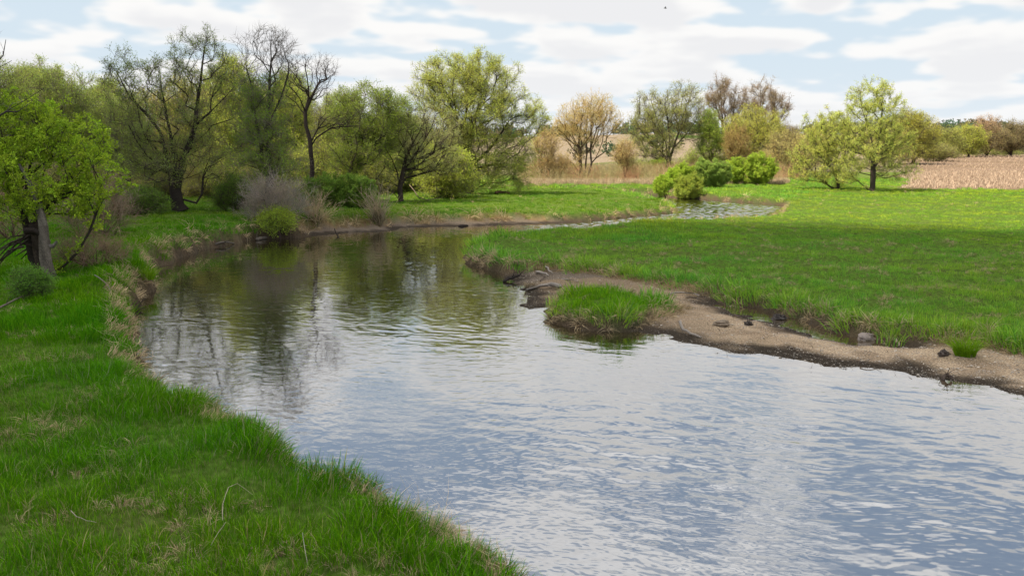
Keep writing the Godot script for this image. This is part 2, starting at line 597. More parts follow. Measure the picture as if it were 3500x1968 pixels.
	while z > -118.0:
		var d := maxf(-z, 7.0)
		var step := 0.16 + maxf(0.0, d - 18.0) * 0.007
		var reach := 4.0 + d * 0.66
		var x := -reach
		while x < reach:
			var px := x + rnd(-0.5, 0.5) * step
			var pz := z + rnd(-0.5, 0.5) * step
			x += step
			if absf(px) > 64.0:
				continue
			var s := shore(px, pz)
			var patch := noise_b.get_noise_2d(px * 0.42 + 60.0, pz * 0.42)
			var bank := s.y > -0.12 and s.y < 0.5 and s.x > 0.0
			var clump := noise_a.get_noise_2d(px * 0.5 + 15.0, pz * 0.5)
			if not (bank and rng.randf() < 0.55 + 0.6 * clump) and not (patch > 0.2 and s.y > 0.8 and rng.randf() < (0.6 if d < 45.0 else 0.1) and not field_here(px, pz)):
				continue
			var out := Vector3.UP
			if bank:
				var g := Vector3(look(sdf_grass, px + 0.4, pz) - look(sdf_grass, px - 0.4, pz), 0, look(sdf_grass, px, pz + 0.4) - look(sdf_grass, px, pz - 0.4))
				out = (Vector3.UP * 0.5 - g * 0.9).normalized()
			else:
				out = (Vector3.UP + ball() * 0.9).normalized()
			var i := rng.randi() % 4
			fringe[i].append(along(out, rnd(0, TAU), rnd(0.7, 1.35) * ((1.6 if px < 0.0 and d > 18.0 else 1.15) if bank else 0.6) * (1.0 + maxf(0.0, d - 40.0) * 0.012), Vector3(px, terrain(px, pz), pz)))
			var l := rnd(0.7, 1.15)
			ftint[i].append(Color(l, l, l))
		z -= step
	var o := Node3D.new()
	o.name = "bleached_grass"
	add_child(o)
	tag(o, "bleached dead grass hanging over the banks and lying in thin patches", "dead grass")
	o.set_meta("kind", "stuff")
	for i in 4:
		copies("straw", dead[i], M.blade, fringe[i], ftint[i], o)

func make_stubble() -> void:
	rng.seed = 61
	var stalk := tuft(7, 0.22, 0.42, 0.05, 0.35, [Color(0.46, 0.335, 0.235), Color(0.36, 0.25, 0.17), Color(0.28, 0.19, 0.125), Color(0.56, 0.43, 0.31)], 141)
	var where := []
	var tint := PackedColorArray()
	rng.seed = 62
	var z := -99.0
	while z > -265.0:
		var x := 43.0
		while x < 30.0 - z * 0.68:
			var px := x + rnd(-0.35, 0.35)
			var pz := z + rnd(-0.12, 0.12)
			x += 0.62 if z > -150.0 else 1.3
			if field_here(px, pz):
				where.append(along(Vector3(rnd(-0.4, 0.4), 1, rnd(-0.4, 0.4)), rnd(0, TAU), rnd(0.6, 1.2), Vector3(px, terrain(px, pz), pz)))
				var l := rnd(0.7, 1.15)
				tint.append(Color(l, l, l))
		z -= 0.85 if z > -150.0 else 2.2
	tag(copies("corn_stubble", stalk, M.blade, where, tint, self), "pale tan rows of corn stubble on the rising field", "stubble")

func make_pebbles() -> void:
	rng.seed = 71
	var v := PackedVector3Array()
	var idx := PackedInt32Array([0, 2, 1, 0, 3, 2, 0, 4, 3, 0, 1, 4, 5, 1, 2, 5, 2, 3, 5, 3, 4, 5, 4, 1])
	for p in [Vector3(0, 0.5, 0), Vector3(1, 0, 0.2), Vector3(0.1, 0.1, 0.8), Vector3(-0.9, 0, 0.1), Vector3(0, -0.1, -0.7), Vector3(0, -0.4, 0)]:
		v.append(p)
	var where := []
	var tint := PackedColorArray()
	for i in 60000:
		var p := ground_at(rnd(1700, 3600), rnd(930, 1400), 0.1)
		var s := shore(p.x, p.z)
		if s.y > 0.1 or s.x < -0.05 or p.z < -40.0:
			continue
		if noise_b.get_noise_2d(p.x * 0.5, p.z * 0.5) < rnd(-0.5, 0.3):
			continue
		where.append(along(Vector3.UP + ball() * 0.3, rnd(0, TAU), rnd(0.007, 0.022) * (1.0 if rng.randf() < 0.96 else 2.4), Vector3(p.x, terrain(p.x, p.z), p.z)))
		var l := rnd(0.35, 1.5)
		if s.x < 0.5:
			l *= 0.55
		tint.append(Color(0.42 * l, 0.35 * l, 0.27 * l))
	tag(copies("pebbles", build(v, PackedColorArray(), idx), M.stone, where, tint, self), "small pebbles and gravel scattered over the sand bar", "pebbles")

# ---------------------------------------------------------------- trees and shrubs
class Wood:
	var v := PackedVector3Array()
	var n := PackedVector3Array()
	var c := PackedColorArray()
	var i := PackedInt32Array()
	func ring(p: Vector3, axis: Vector3, r: float, sides: int, col: Color, wob: float) -> int:
		var first := v.size()
		axis = axis.normalized()
		var a := axis.cross(Vector3(0.31, 0.11, 0.94)).normalized()
		var b := axis.cross(a)
		for k in sides:
			var t := TAU * k / sides
			var o := a * cos(t) + b * sin(t)
			v.append(p + o * r * (1.0 + wob * sin(t * 3.0 + p.y * 5.0) + wob * 0.7 * sin(t * 5.0 - p.y * 2.0)))
			n.append(o)
			c.append(col * (1.0 + wob * 2.2 * sin(t * 3.0 + p.y * 5.0)))
		return first
	func tube(p: Vector3, q: Vector3, da: Vector3, db: Vector3, ra: float, rb: float, col: Color, wob := 0.0) -> void:
		var big := maxf(ra, rb)
		var sides := 16 if big > 0.17 else (6 if big > 0.07 else (4 if big > 0.025 else 3))
		var f := ring(p, da, ra, sides, col, wob)
		var g := ring(q, db, rb, sides, col, wob)
		for k in sides:
			var m := (k + 1) % sides
			i.append_array(PackedInt32Array([f + k, g + k, f + m, f + m, g + k, g + m]))
	func path(points: Array, ra: float, rb: float, col: Color, wob := 0.0) -> void:
		for k in points.size() - 1:
			var a: Vector3 = points[k]
			var b: Vector3 = points[k + 1]
			var before: Vector3 = b - (points[k - 1] as Vector3) if k > 0 else b - a
			var after: Vector3 = (points[k + 2] as Vector3) - a if k + 2 < points.size() else b - a
			var n_ := float(points.size() - 1)
			tube(a, b, before, after, lerpf(ra, rb, k / n_), lerpf(ra, rb, (k + 1) / n_), col, wob)
	func cap(points: Array, r: float, col: Color) -> void:
		var p: Vector3 = points[-1]
		var d := (p - (points[-2] as Vector3)).normalized()
		tube(p, p + d * r * 0.5, d, d, r, r * 0.15, col)

func sprig(kind: String, leaf: Color, wood: Color) -> ArrayMesh:
	var key := "%s %s %s" % [kind, leaf, wood]
	if sprigs.has(key):
		return sprigs[key]
	rng.seed = hash(kind)
	var v := PackedVector3Array()
	var c := PackedColorArray()
	var idx := PackedInt32Array()
	var shape: Dictionary = {
		"broad": {"len": 0.55, "twigs": 4, "leaves": 6, "size": 0.085, "wide": 0.55, "thick": 0.007},
		"maple": {"len": 0.42, "twigs": 5, "leaves": 9, "size": 0.072, "wide": 0.7, "thick": 0.006},
		"small": {"len": 0.7, "twigs": 5, "leaves": 5, "size": 0.060, "wide": 0.6, "thick": 0.008},
		"willow": {"len": 0.95, "twigs": 3, "leaves": 11, "size": 0.075, "wide": 0.34, "thick": 0.006},
		"bare": {"len": 1.0, "twigs": 6, "leaves": 0, "size": 0.0, "wide": 0.0, "thick": 0.011},
		"bud": {"len": 0.85, "twigs": 6, "leaves": 5, "size": 0.055, "wide": 0.8, "thick": 0.008},
		"far": {"len": 0.9, "twigs": 4, "leaves": 6, "size": 0.34, "wide": 0.7, "thick": 0.03},
		"cane": {"len": 1.6, "twigs": 5, "leaves": 2, "size": 0.06, "wide": 0.5, "thick": 0.013},
	}[kind]
	var reach: float = shape.len
	for t in int(shape.twigs) + 1:
		var a := Vector3(0, reach * (0.0 if t == 0 else rnd(0.1, 0.75)), 0)
		var b := Vector3(0, reach, 0)
		if t > 0:
			var az := TAU * t * 0.382 + rnd(-0.3, 0.3)
			var rise := 0.85 if kind != "cane" else 1.8
			b = a + Vector3(cos(az), rise, sin(az)).normalized() * reach * rnd(0.35, 0.6)
		var dir := (b - a).normalized()
		var side := dir.cross(Vector3(0.3, 0.2, 0.9)).normalized()
		for turn in 2:                                                # two crossed slivers make a twig
			var first := v.size()
			var w: float = shape.thick * (1.0 if t == 0 else 0.7)
			v.append(a - side * w)
			v.append(a + side * w)
			v.append(b)
			for k in 3:
				c.append(wood)
			idx.append_array(PackedInt32Array([first, first + 1, first + 2]))
			side = dir.cross(side)
		for l in int(shape.leaves):
			var at := a.lerp(b, rnd(0.25, 1.0))
			var d := (dir * rnd(0.2, 1.0) + ball() * 1.1).normalized()
			var across := d.cross(ball()).normalized()
			var size: float = shape.size * rnd(0.62, 1.18)
			var w: float = size * shape.wide * 0.5
			var fold := d.cross(across) * w * 0.35
			var col := leaf * rnd(0.78, 1.2)
			var first := v.size()
			v.append(at)
			v.append(at + d * size * 0.45 + across * w + fold)
			v.append(at + d * size)
			v.append(at + d * size * 0.45 - across * w + fold)
			for k in 4:
				c.append(col)
			idx.append_array(PackedInt32Array([first, first + 1, first + 2, first, first + 2, first + 3]))
	sprigs[key] = build(v, c, idx)
	return sprigs[key]

# A tree at (px, range) whose crown is a set of ellipses [px, py, rx, ry] of the photograph, taken as ellipsoids at that range.
# Stems are polylines [px, py, metres nearer]. Tips spread through the crown are joined to the stems by the shortest leafless ways.
func tree(spec: Dictionary) -> Node3D:
	rng.seed = spec.seed
	var dist: float = spec.get("dist", 0.0)
	if spec.has("base"):
		dist = -on_land(spec.x, spec.base).z
	var foot := at_range(spec.x, 510.0, dist)
	foot.y = terrain(foot.x, foot.z) - 0.05
	var scale := dist / FOCAL
	var o := thing(spec.name, spec.label, spec.get("category", "tree"), foot, spec.get("group", ""))
	var bark: Color = spec.get("bark", Color(0.075, 0.062, 0.05)) * 1.9
	var thin: Color = spec.get("thin", bark * 0.9)
	var pos := PackedVector3Array()
	var par := PackedInt32Array()
	var run := PackedFloat32Array()
	var stems: Array = spec.get("stems", [])
	var base_r: float = spec.get("r", 0.2)
	var stem_end := 0
	pos.append(Vector3.ZERO)
	par.append(-1)
	run.append(0.0)
	for s in stems:
		var last := 0
		var points := []
		for p in s:
			var w := at_range(p[0], p[1], dist) - foot
			w.z += p[2] if p.size() > 2 else 0.0
			points.append(w)
		# the first point of a later stem joins the nearest node there is
		if pos.size() > 1:
			var best := 1e9
			for k in pos.size():
				var dd := pos[k].distance_to(points[0])
				if dd < best:
					best = dd
					last = k
		for p in points:
			var from := pos[last]
			var cuts := maxi(1, int(from.distance_to(p) / (0.5 + dist * 0.004)))
			for k in cuts:
				var q := from.lerp(p, (k + 1.0) / cuts)
				if k < cuts - 1:
					q += ball() * 0.05 * from.distance_to(p) * 0.5
				if q.distance_to(pos[last]) < 0.05:
					continue
				run.append(run[last] + q.distance_to(pos[last]))
				pos.append(q)
				par.append(last)
				last = pos.size() - 1
	stem_end = pos.size()
	# tips
	var tips := []
	var total := 0.0
	for e in spec.crown:
		total += e[2] * e[3] * sqrt(e[2])
	var want: int = spec.get("tips", 220)
	for e in spec.crown:
		var mid := at_range(e[0], e[1], dist) - foot
		mid.z += e[4] if e.size() > 4 else 0.0
		var rx: float = e[2] * scale
		var ry: float = e[3] * scale
		var rz: float = minf(rx, 4.5) * (e[5] if e.size() > 5 else 1.0)
		for k in int(ceil(want * e[2] * e[3] * sqrt(e[2]) / total)):
			var q := ball()
			q = q.normalized() * pow(rnd(0.12, 1.0), 0.42)
			q *= 1.0 + 0.30 * noise_a.get_noise_3d(q.x * 1.9 + e[0], q.y * 1.9, q.z * 1.9 + e[1])
			var tip := mid + Vector3(q.x * rx, q.y * ry, q.z * rz)
			if tip.y > 0.25:
				tips.append(tip)
	var core := Vector3.ZERO
	for k in stem_end:
		core += pos[k] / stem_end
	tips.sort_custom(func(a, b): return a.distance_squared_to(core) < b.distance_squared_to(core))
	var arch: float = spec.get("arch", -0.10)
	var ends := []                                                    # [node, branch direction]
	var hug: float = spec.get("hug", 0.33)
	for tip: Vector3 in tips:
		var best := 1e9
		var from := 0
		for k in pos.size():
			var q := pos[k]
			var score := q.distance_to(tip) + hug * run[k] + maxf(0.0, q.y - tip.y + 0.3) * 0.7
			if score < best:
				best = score
				from = k
		var a := pos[from]
		var length := a.distance_to(tip)
		var cuts := clampi(int(length / (0.55 + dist * 0.003)), 1, 6)
		var last := from
		var bow := Vector3.UP * arch * length + ball() * 0.10 * length
		for k in cuts:
			var t := (k + 1.0) / cuts
			var q := a.lerp(tip, t) + bow * 4.0 * t * (1.0 - t) + (ball() * 0.05 * length if k < cuts - 1 else Vector3.ZERO)
			run.append(run[last] + q.distance_to(pos[last]))
			pos.append(q)
			par.append(last)
			last = pos.size() - 1
			if t > 0.3 or length < 1.0:
				ends.append(last)
	# thickness: every branch carries what hangs on it
	var count := pos.size()
	var load_ := PackedFloat32Array()
	load_.resize(count)
	var heavy := PackedInt32Array()
	heavy.resize(count)
	heavy.fill(-1)
	for k in range(count - 1, 0, -1):
		if load_[k] == 0.0:
			load_[k] = 1.0
		load_[par[k]] += load_[k] + 0.25
		if heavy[par[k]] < 0 or load_[heavy[par[k]]] < load_[k]:
			heavy[par[k]] = k
	var tip_r: float = spec.get("tip_r", 0.014)
	var power := log(base_r / tip_r) / log(maxf(load_[0], 2.0))
	var wood := Wood.new()
	var wob: float = spec.get("wob", 0.0)
	for k in range(1, count):
		var p := par[k]
		var rk := tip_r * pow(load_[k], power)
		var rp := tip_r * pow(load_[p], power)
		var main := heavy[p] == k
		if not main:
			rp = minf(rp, rk * 1.25)
		if p == 0:
			rp *= 1.35
		var d := pos[k] - pos[p]
		var da := d
		if main and par[p] >= 0:
			da = pos[k] - pos[par[p]]
		var db := d
		if heavy[k] >= 0:
			db = pos[heavy[k]] - pos[p]
		var col := bark if rk > 0.05 else bark.lerp(thin, 0.7)
		wood.tube(pos[p], pos[k], da, db, rp, rk, col * rnd(0.85, 1.15), wob if rk > 0.12 else 0.0)
	part("trunk", build(wood.v, wood.c, wood.i, wood.n), M.bark, o)
	var layers: Array = spec.get("sprigs", [])
	for layer in layers:
		var where := []
		var tint := PackedColorArray()
		var per: float = layer.per * (2.3 if layer.kind != "bare" else 1.3)
		var drop: float = layer.get("drop", 0.0)
		var above: float = layer.get("above", -1e9)
		var under: float = layer.get("under", 1e9)
		for e: int in ends:
			var q := pos[e]
			if q.y < above or q.y > under:
				continue
			var dir := (q - pos[par[e]]).normalized()
			var many := int(per) + (1 if rng.randf() < per - int(per) else 0)
			for k in many:
				var at: Vector3 = q.lerp(pos[par[e]], rnd(0, 1.0)) + ball() * layer.get("loose", 0.12)
				var d := (dir * 0.7 + ball() * 0.9 + Vector3.UP * (0.35 - drop)).normalized()
				where.append(along(d, rnd(0, TAU), layer.get("size", 1.0) * rnd(0.65, 1.25), at))
				var l := rnd(0.78, 1.2) * 1.35
				tint.append(Color(l * rnd(0.9, 1.1), l, l * rnd(0.85, 1.1)))
		if where.size():
			copies(layer.get("called", "foliage"), sprig(layer.kind, layer.get("leaf", Color(0.1, 0.15, 0.03)), thin), M.leaf, where, tint, o)
	return o
# ---------------------------------------------------------------- fallen wood and other small things
func lying(called: String, label: String, category: String, points: Array, r0: float, r1: float, col: Color, twigs := [], group := "") -> Node3D:   # points: [px, py, height above ground]
	var world := []
	col = col * 1.9
	for p in points:
		var g := on_land(p[0], p[1])
		g.y = maxf(terrain(g.x, g.z), -0.02) + p[2]
		world.append(g)
	var foot: Vector3 = world[0]
	var o := thing(called, label, category, foot, group)
	var local := []
	for k in world.size():
		local.append((world[k] as Vector3) - foot)
		if k + 1 < world.size():
			local.append(((world[k] as Vector3) + (world[k + 1] as Vector3)) * 0.5 - foot + Vector3(rnd(-1, 1), rnd(0, 1), rnd(-1, 1)) * r0 * 0.8)
	var w := Wood.new()
	w.path(local, r0, r1, col, 0.06)
	w.cap(local, r1, col)
	var back := local.duplicate()
	back.reverse()
	w.cap(back, r0, col)
	part("stem", build(w.v, w.c, w.i, w.n), M.bark, o)
	for t in twigs:                                                   # [which point, dx, dy, dz, radius]
		var a: Vector3 = local[mini(t[0] * 2, local.size() - 1)]
		var w2 := Wood.new()
		var tip := a + Vector3(t[1], t[2], t[3])
		w2.path([a, a.lerp(tip, 0.5) + ball() * 0.12 * a.distance_to(tip), tip], t[4], t[4] * 0.4, col)
		part("twig", build(w2.v, w2.c, w2.i, w2.n), M.bark, o)
	return o

func lump(seed_: int, size: Vector3, rough: float, detail := 10) -> ArrayMesh:
	var v := PackedVector3Array()
	var idx := PackedInt32Array()
	var rows := detail
	var cols := detail * 2
	for k in rows + 1:
		for i in cols:
			var a := PI * k / rows
			var b := TAU * i / cols
			var d := Vector3(sin(a) * cos(b), cos(a), sin(a) * sin(b))
			var r := 1.0 + rough * noise_b.get_noise_3d(d.x * 1.4 + seed_, d.y * 1.4, d.z * 1.4) + rough * 0.4 * noise_a.get_noise_3d(d.x * 4.0 + seed_, d.y * 4.0, d.z * 4.0)
			v.append(d * r * size)
	for k in rows:
		for i in cols:
			var a := k * cols + i
			var b := k * cols + (i + 1) % cols
			idx.append_array(PackedInt32Array([a, a + cols, b, b, a + cols, b + cols]))
	return build(v, PackedColorArray(), idx)

func flat(c: Color, rough: float) -> StandardMaterial3D:
	var m := StandardMaterial3D.new()
	m.albedo_color = c.linear_to_srgb()
	m.roughness = rough
	return m

func grain(seed_: int, freq: float, low: float, octaves := 4) -> NoiseTexture2D:
	var t := NoiseTexture2D.new()
	var n := FastNoiseLite.new()
	n.seed = seed_
	n.noise_type = FastNoiseLite.TYPE_SIMPLEX_SMOOTH
	n.frequency = freq
	n.fractal_octaves = octaves
	t.width = 512
	t.height = 512
	t.seamless = true
	t.noise = n
	var r := Gradient.new()
	r.set_color(0, Color(low, low, low))
	r.set_color(1, Color(1, 1, 1))
	t.color_ramp = r
	return t

func make_materials() -> void:
	var tinted := func(rough: float) -> StandardMaterial3D:
		var m := StandardMaterial3D.new()
		m.vertex_color_use_as_albedo = true
		m.roughness = rough
		return m
	M.ground = tinted.call(0.95)
	M.ground.specular_mode = BaseMaterial3D.SPECULAR_DISABLED
	M.ground.albedo_texture = grain(3, 0.03, 0.55)
	M.ground.uv1_triplanar = true
	M.ground.uv1_world_triplanar = true
	M.ground.uv1_scale = Vector3.ONE * 0.35
	M.sand = tinted.call(0.85)
	M.sand.specular_mode = BaseMaterial3D.SPECULAR_DISABLED
	M.sand.albedo_texture = grain(4, 0.05, 0.5)
	M.sand.heightmap_enabled = true
	M.sand.heightmap_texture = grain(5, 0.03, 0.0, 5)
	M.sand.heightmap_scale = 7.0
	M.sand.uv1_triplanar = true
	M.sand.uv1_world_triplanar = true
	M.sand.uv1_scale = Vector3.ONE * 0.7
	M.blade = tinted.call(0.5)
	M.blade.specular_mode = BaseMaterial3D.SPECULAR_DISABLED
	M.blade.backlight_enabled = true
	M.blade.backlight = Color(0.72, 0.72, 0.72)
	M.leaf = tinted.call(0.55)
	M.leaf.metallic_specular = 0.18
	M.leaf.backlight_enabled = true
	M.leaf.backlight = Color(0.75, 0.75, 0.75)
	M.bark = tinted.call(0.9)
	M.bark.specular_mode = BaseMaterial3D.SPECULAR_DISABLED
	M.bark.albedo_texture = grain(6, 0.06, 0.42)
	M.bark.heightmap_enabled = true
	M.bark.heightmap_texture = M.bark.albedo_texture
	M.bark.heightmap_scale = 4.0
	M.bark.uv1_triplanar = true
	M.bark.uv1_scale = Vector3(2.2, 0.35, 2.2)
	M.stone = tinted.call(0.8)
	M.cloud = flat(Color(0.9, 0.9, 0.9), 1.0)
	M.cloud.backlight_enabled = true
	M.cloud.backlight = Color(1, 1, 1)
	var w: StandardMaterial3D = tinted.call(0.04)
	w.metallic_specular = 0.7
	w.refraction_enabled = true
	w.refraction_scale = 0.125
	w.clearcoat_enabled = true
	w.clearcoat = 1.0
	w.clearcoat_roughness = 0.03
	w.heightmap_enabled = true
	var t := grain(8, 0.012, 0.0, 3)
	t.noise.fractal_gain = 0.5
	t.width = 1024
	t.height = 1024
	w.heightmap_texture = t
	w.heightmap_scale = 0.85
	M.water = w

func _ready() -> void:
	noise_a.seed = 11
	noise_a.noise_type = FastNoiseLite.TYPE_SIMPLEX_SMOOTH
	noise_a.frequency = 1.0
	noise_a.fractal_type = FastNoiseLite.FRACTAL_NONE
	noise_b.seed = 23
	noise_b.noise_type = FastNoiseLite.TYPE_SIMPLEX_SMOOTH
	noise_b.frequency = 1.0
	noise_b.fractal_octaves = 4
	noise_b.fractal_gain = 0.5

	var cam := Camera3D.new()
	cam.name = "camera"
	cam.fov = rad_to_deg(2.0 * atan(984.0 / FOCAL))
	cam.position = EYE
	cam.rotation.x = -PITCH
	cam.near = 0.1
	cam.far = 4000.0
	add_child(cam)
	var env := Environment.new()
	env.background_mode = Environment.BG_SKY
	env.sky = Sky.new()
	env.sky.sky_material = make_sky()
	env.tonemap_mode = Environment.TONE_MAPPER_LINEAR
	env.tonemap_exposure = EXPOSURE
	env.sdfgi_enabled = true
	env.ssao_enabled = true
	env.ssil_enabled = true
	var around := WorldEnvironment.new()
	around.name = "surroundings"
	around.environment = env
	add_child(around)
	var sun := DirectionalLight3D.new()
	sun.name = "sun"
	sun.light_energy = 1.6
	sun.light_color = Color(1.0, 0.95, 0.87)
	sun.light_angular_distance = 0.53
	sun.shadow_enabled = true
	add_child(sun)
	sun.look_at_from_position(SUN, Vector3.ZERO)
	make_materials()

	# ---- outlines of the river, the bars and the island, as levels of the ground seen in the photograph
	var river := outline([[2260, 2300, 0.7], [1945, 1990, 0.7], [1735, 1864, 0.7], [1485, 1703, 0.7], [1255, 1585, 0.7], [1014, 1498, 0.7], [847, 1392, 0.7], [722, 1336, 0.7], [673, 1305, 0.7], [548, 1274, 0.7], [461, 1200, 0.65],
		[432, 1160, 0.2], [443, 1120], [441, 1077], [453, 1048], [462, 1019], [486, 1002], [520, 981], [503, 957], [499, 923], [544, 909], [598, 886], [652, 861], [710, 849], [801, 834], [839, 822], [913, 816], [1004, 814], [1129, 801], [1200, 794], [1324, 791], [1374, 783], [1349, 779], [1399, 776], [1557, 774], [1743, 769], [1821, 766], [1914, 763], [2000, 757],
		[2160, 740], [2297, 729], [2298, 712], [2255, 696], [2238, 697], [2175, 679], [2119, 672], [2000, 663], [1775, 657], [1600, 653], [1400, 651], [1400, 645], [1600, 647], [1790, 650], [1900, 653], [2000, 656], [2105, 660], [2245, 667], [2297, 675], [2314, 679], [2377, 680], [2454, 686], [2559, 693], [2646, 700], [2690, 705],
		[2650, 707, 0.75], [2559, 714, 0.75], [2482, 719, 0.72], [2419, 726, 0.7], [2300, 731, 0.66], [2122, 748, 0.6], [2000, 772, 0.55], [1970, 783, 0.5], [1927, 775, 0.5], [1821, 788, 0.5], [1759, 797, 0.48], [1660, 819, 0.45], [1598, 846, 0.4], [1586, 868, 0.2],
		[1592, 888], [1632, 912], [1675, 924], [1717, 933], [1713, 942], [1752, 967], [1772, 986], [1795, 998], [1787, 1025], [1772, 1048], [1795, 1056], [1849, 1052], [1896, 1046], [1911, 1079], [1946, 1087], [1997, 1095], [2043, 1107], [2094, 1122], [2199, 1138], [2261, 1147], [2393, 1180], [2496, 1203], [2635, 1217], [2719, 1228], [2868, 1256], [2989, 1261], [3129, 1284], [3236, 1303], [3371, 1329], [3478, 1347], [3700, 1400], [4200, 1560], [5200, 2200], [4200, 3400], [2600, 3400]], 0.0)
	var pool := outline([[2440, 1040], [2542, 1077], [2626, 1100], [2719, 1124], [2794, 1152], [2859, 1168], [2943, 1176], [3027, 1180], [2999, 1163], [2906, 1148], [2836, 1124], [2794, 1108], [2747, 1095], [2696, 1081], [2635, 1070], [2561, 1052]], 0.0)
	var bar := outline([[1700, 925], [1733, 936], [1779, 928], [1834, 930], [1908, 936], [2005, 947], [2082, 955], [2152, 971], [2238, 986], [2276, 998], [2354, 1006], [2432, 1017], [2510, 1035], [2579, 1061], [2696, 1082], [2789, 1108], [2836, 1124], [2906, 1146], [2975, 1164], [3027, 1170], [3092, 1170], [3162, 1175], [3232, 1189], [3348, 1198], [3418, 1217], [3500, 1231], [3800, 1310], [4300, 1460], [5300, 2100], [5000, 2200], [4000, 1560], [3450, 1370], [2850, 1280], [2380, 1200], [2000, 1120], [1880, 1090], [1740, 1060], [1750, 1000], [1700, 960]], 0.08)
	var silt := outline([[1000, 801], [1087, 789], [1170, 784], [1300, 779], [1324, 770], [1417, 768], [1510, 765], [1635, 762], [1790, 758], [1883, 757], [2000, 753], [2157, 739], [2200, 745], [2000, 765], [1743, 775], [1399, 782], [1300, 797], [1100, 805], [990, 806], [921, 810]], 0.05)
	island = outline([[1904, 1048], [1911, 1072], [1966, 1086], [2043, 1095], [2121, 1095], [2179, 1087], [2218, 1068], [2276, 1056], [2307, 1041], [2302, 1024, 0.4], [2199, 994, 0.6], [2102, 970, 0.66], [2024, 960, 0.68], [1927, 980, 0.6]], 0.25)
	left_zone = outline([[-4000, 2600], [2100, 2600], [1700, 1700], [1000, 1350], [600, 1100], [700, 900], [1200, 800], [2000, 762], [2320, 726], [2250, 690], [2000, 660], [1780, 654], [1500, 640], [-2500, 640]], 0.3)
	right_zone = outline([[1500, 900], [1640, 812], [2010, 768], [2305, 728], [2655, 705], [2850, 650], [4200, 650], [4600, 900], [5300, 1500], [1900, 1500]], 0.3)
	var wet := raster(river)
	var dip := raster(pool)
	var bare := raster(bar)
	var mud := raster(silt)
	var isle := raster(island)
	sdf_water.resize(wet.size())
	sdf_grass.resize(wet.size())
	for k in wet.size():
		sdf_water[k] = maxf(minf(wet[k], dip[k]), 0.3 - isle[k])
		sdf_grass[k] = maxf(minf(minf(wet[k], dip[k]), minf(bare[k], mud[k])), 0.28 - isle[k])
	make_land()
	make_water()
	make_cloud()
	make_grass()
	make_stubble()
	make_pebbles()
	make_trees()
	make_litter()

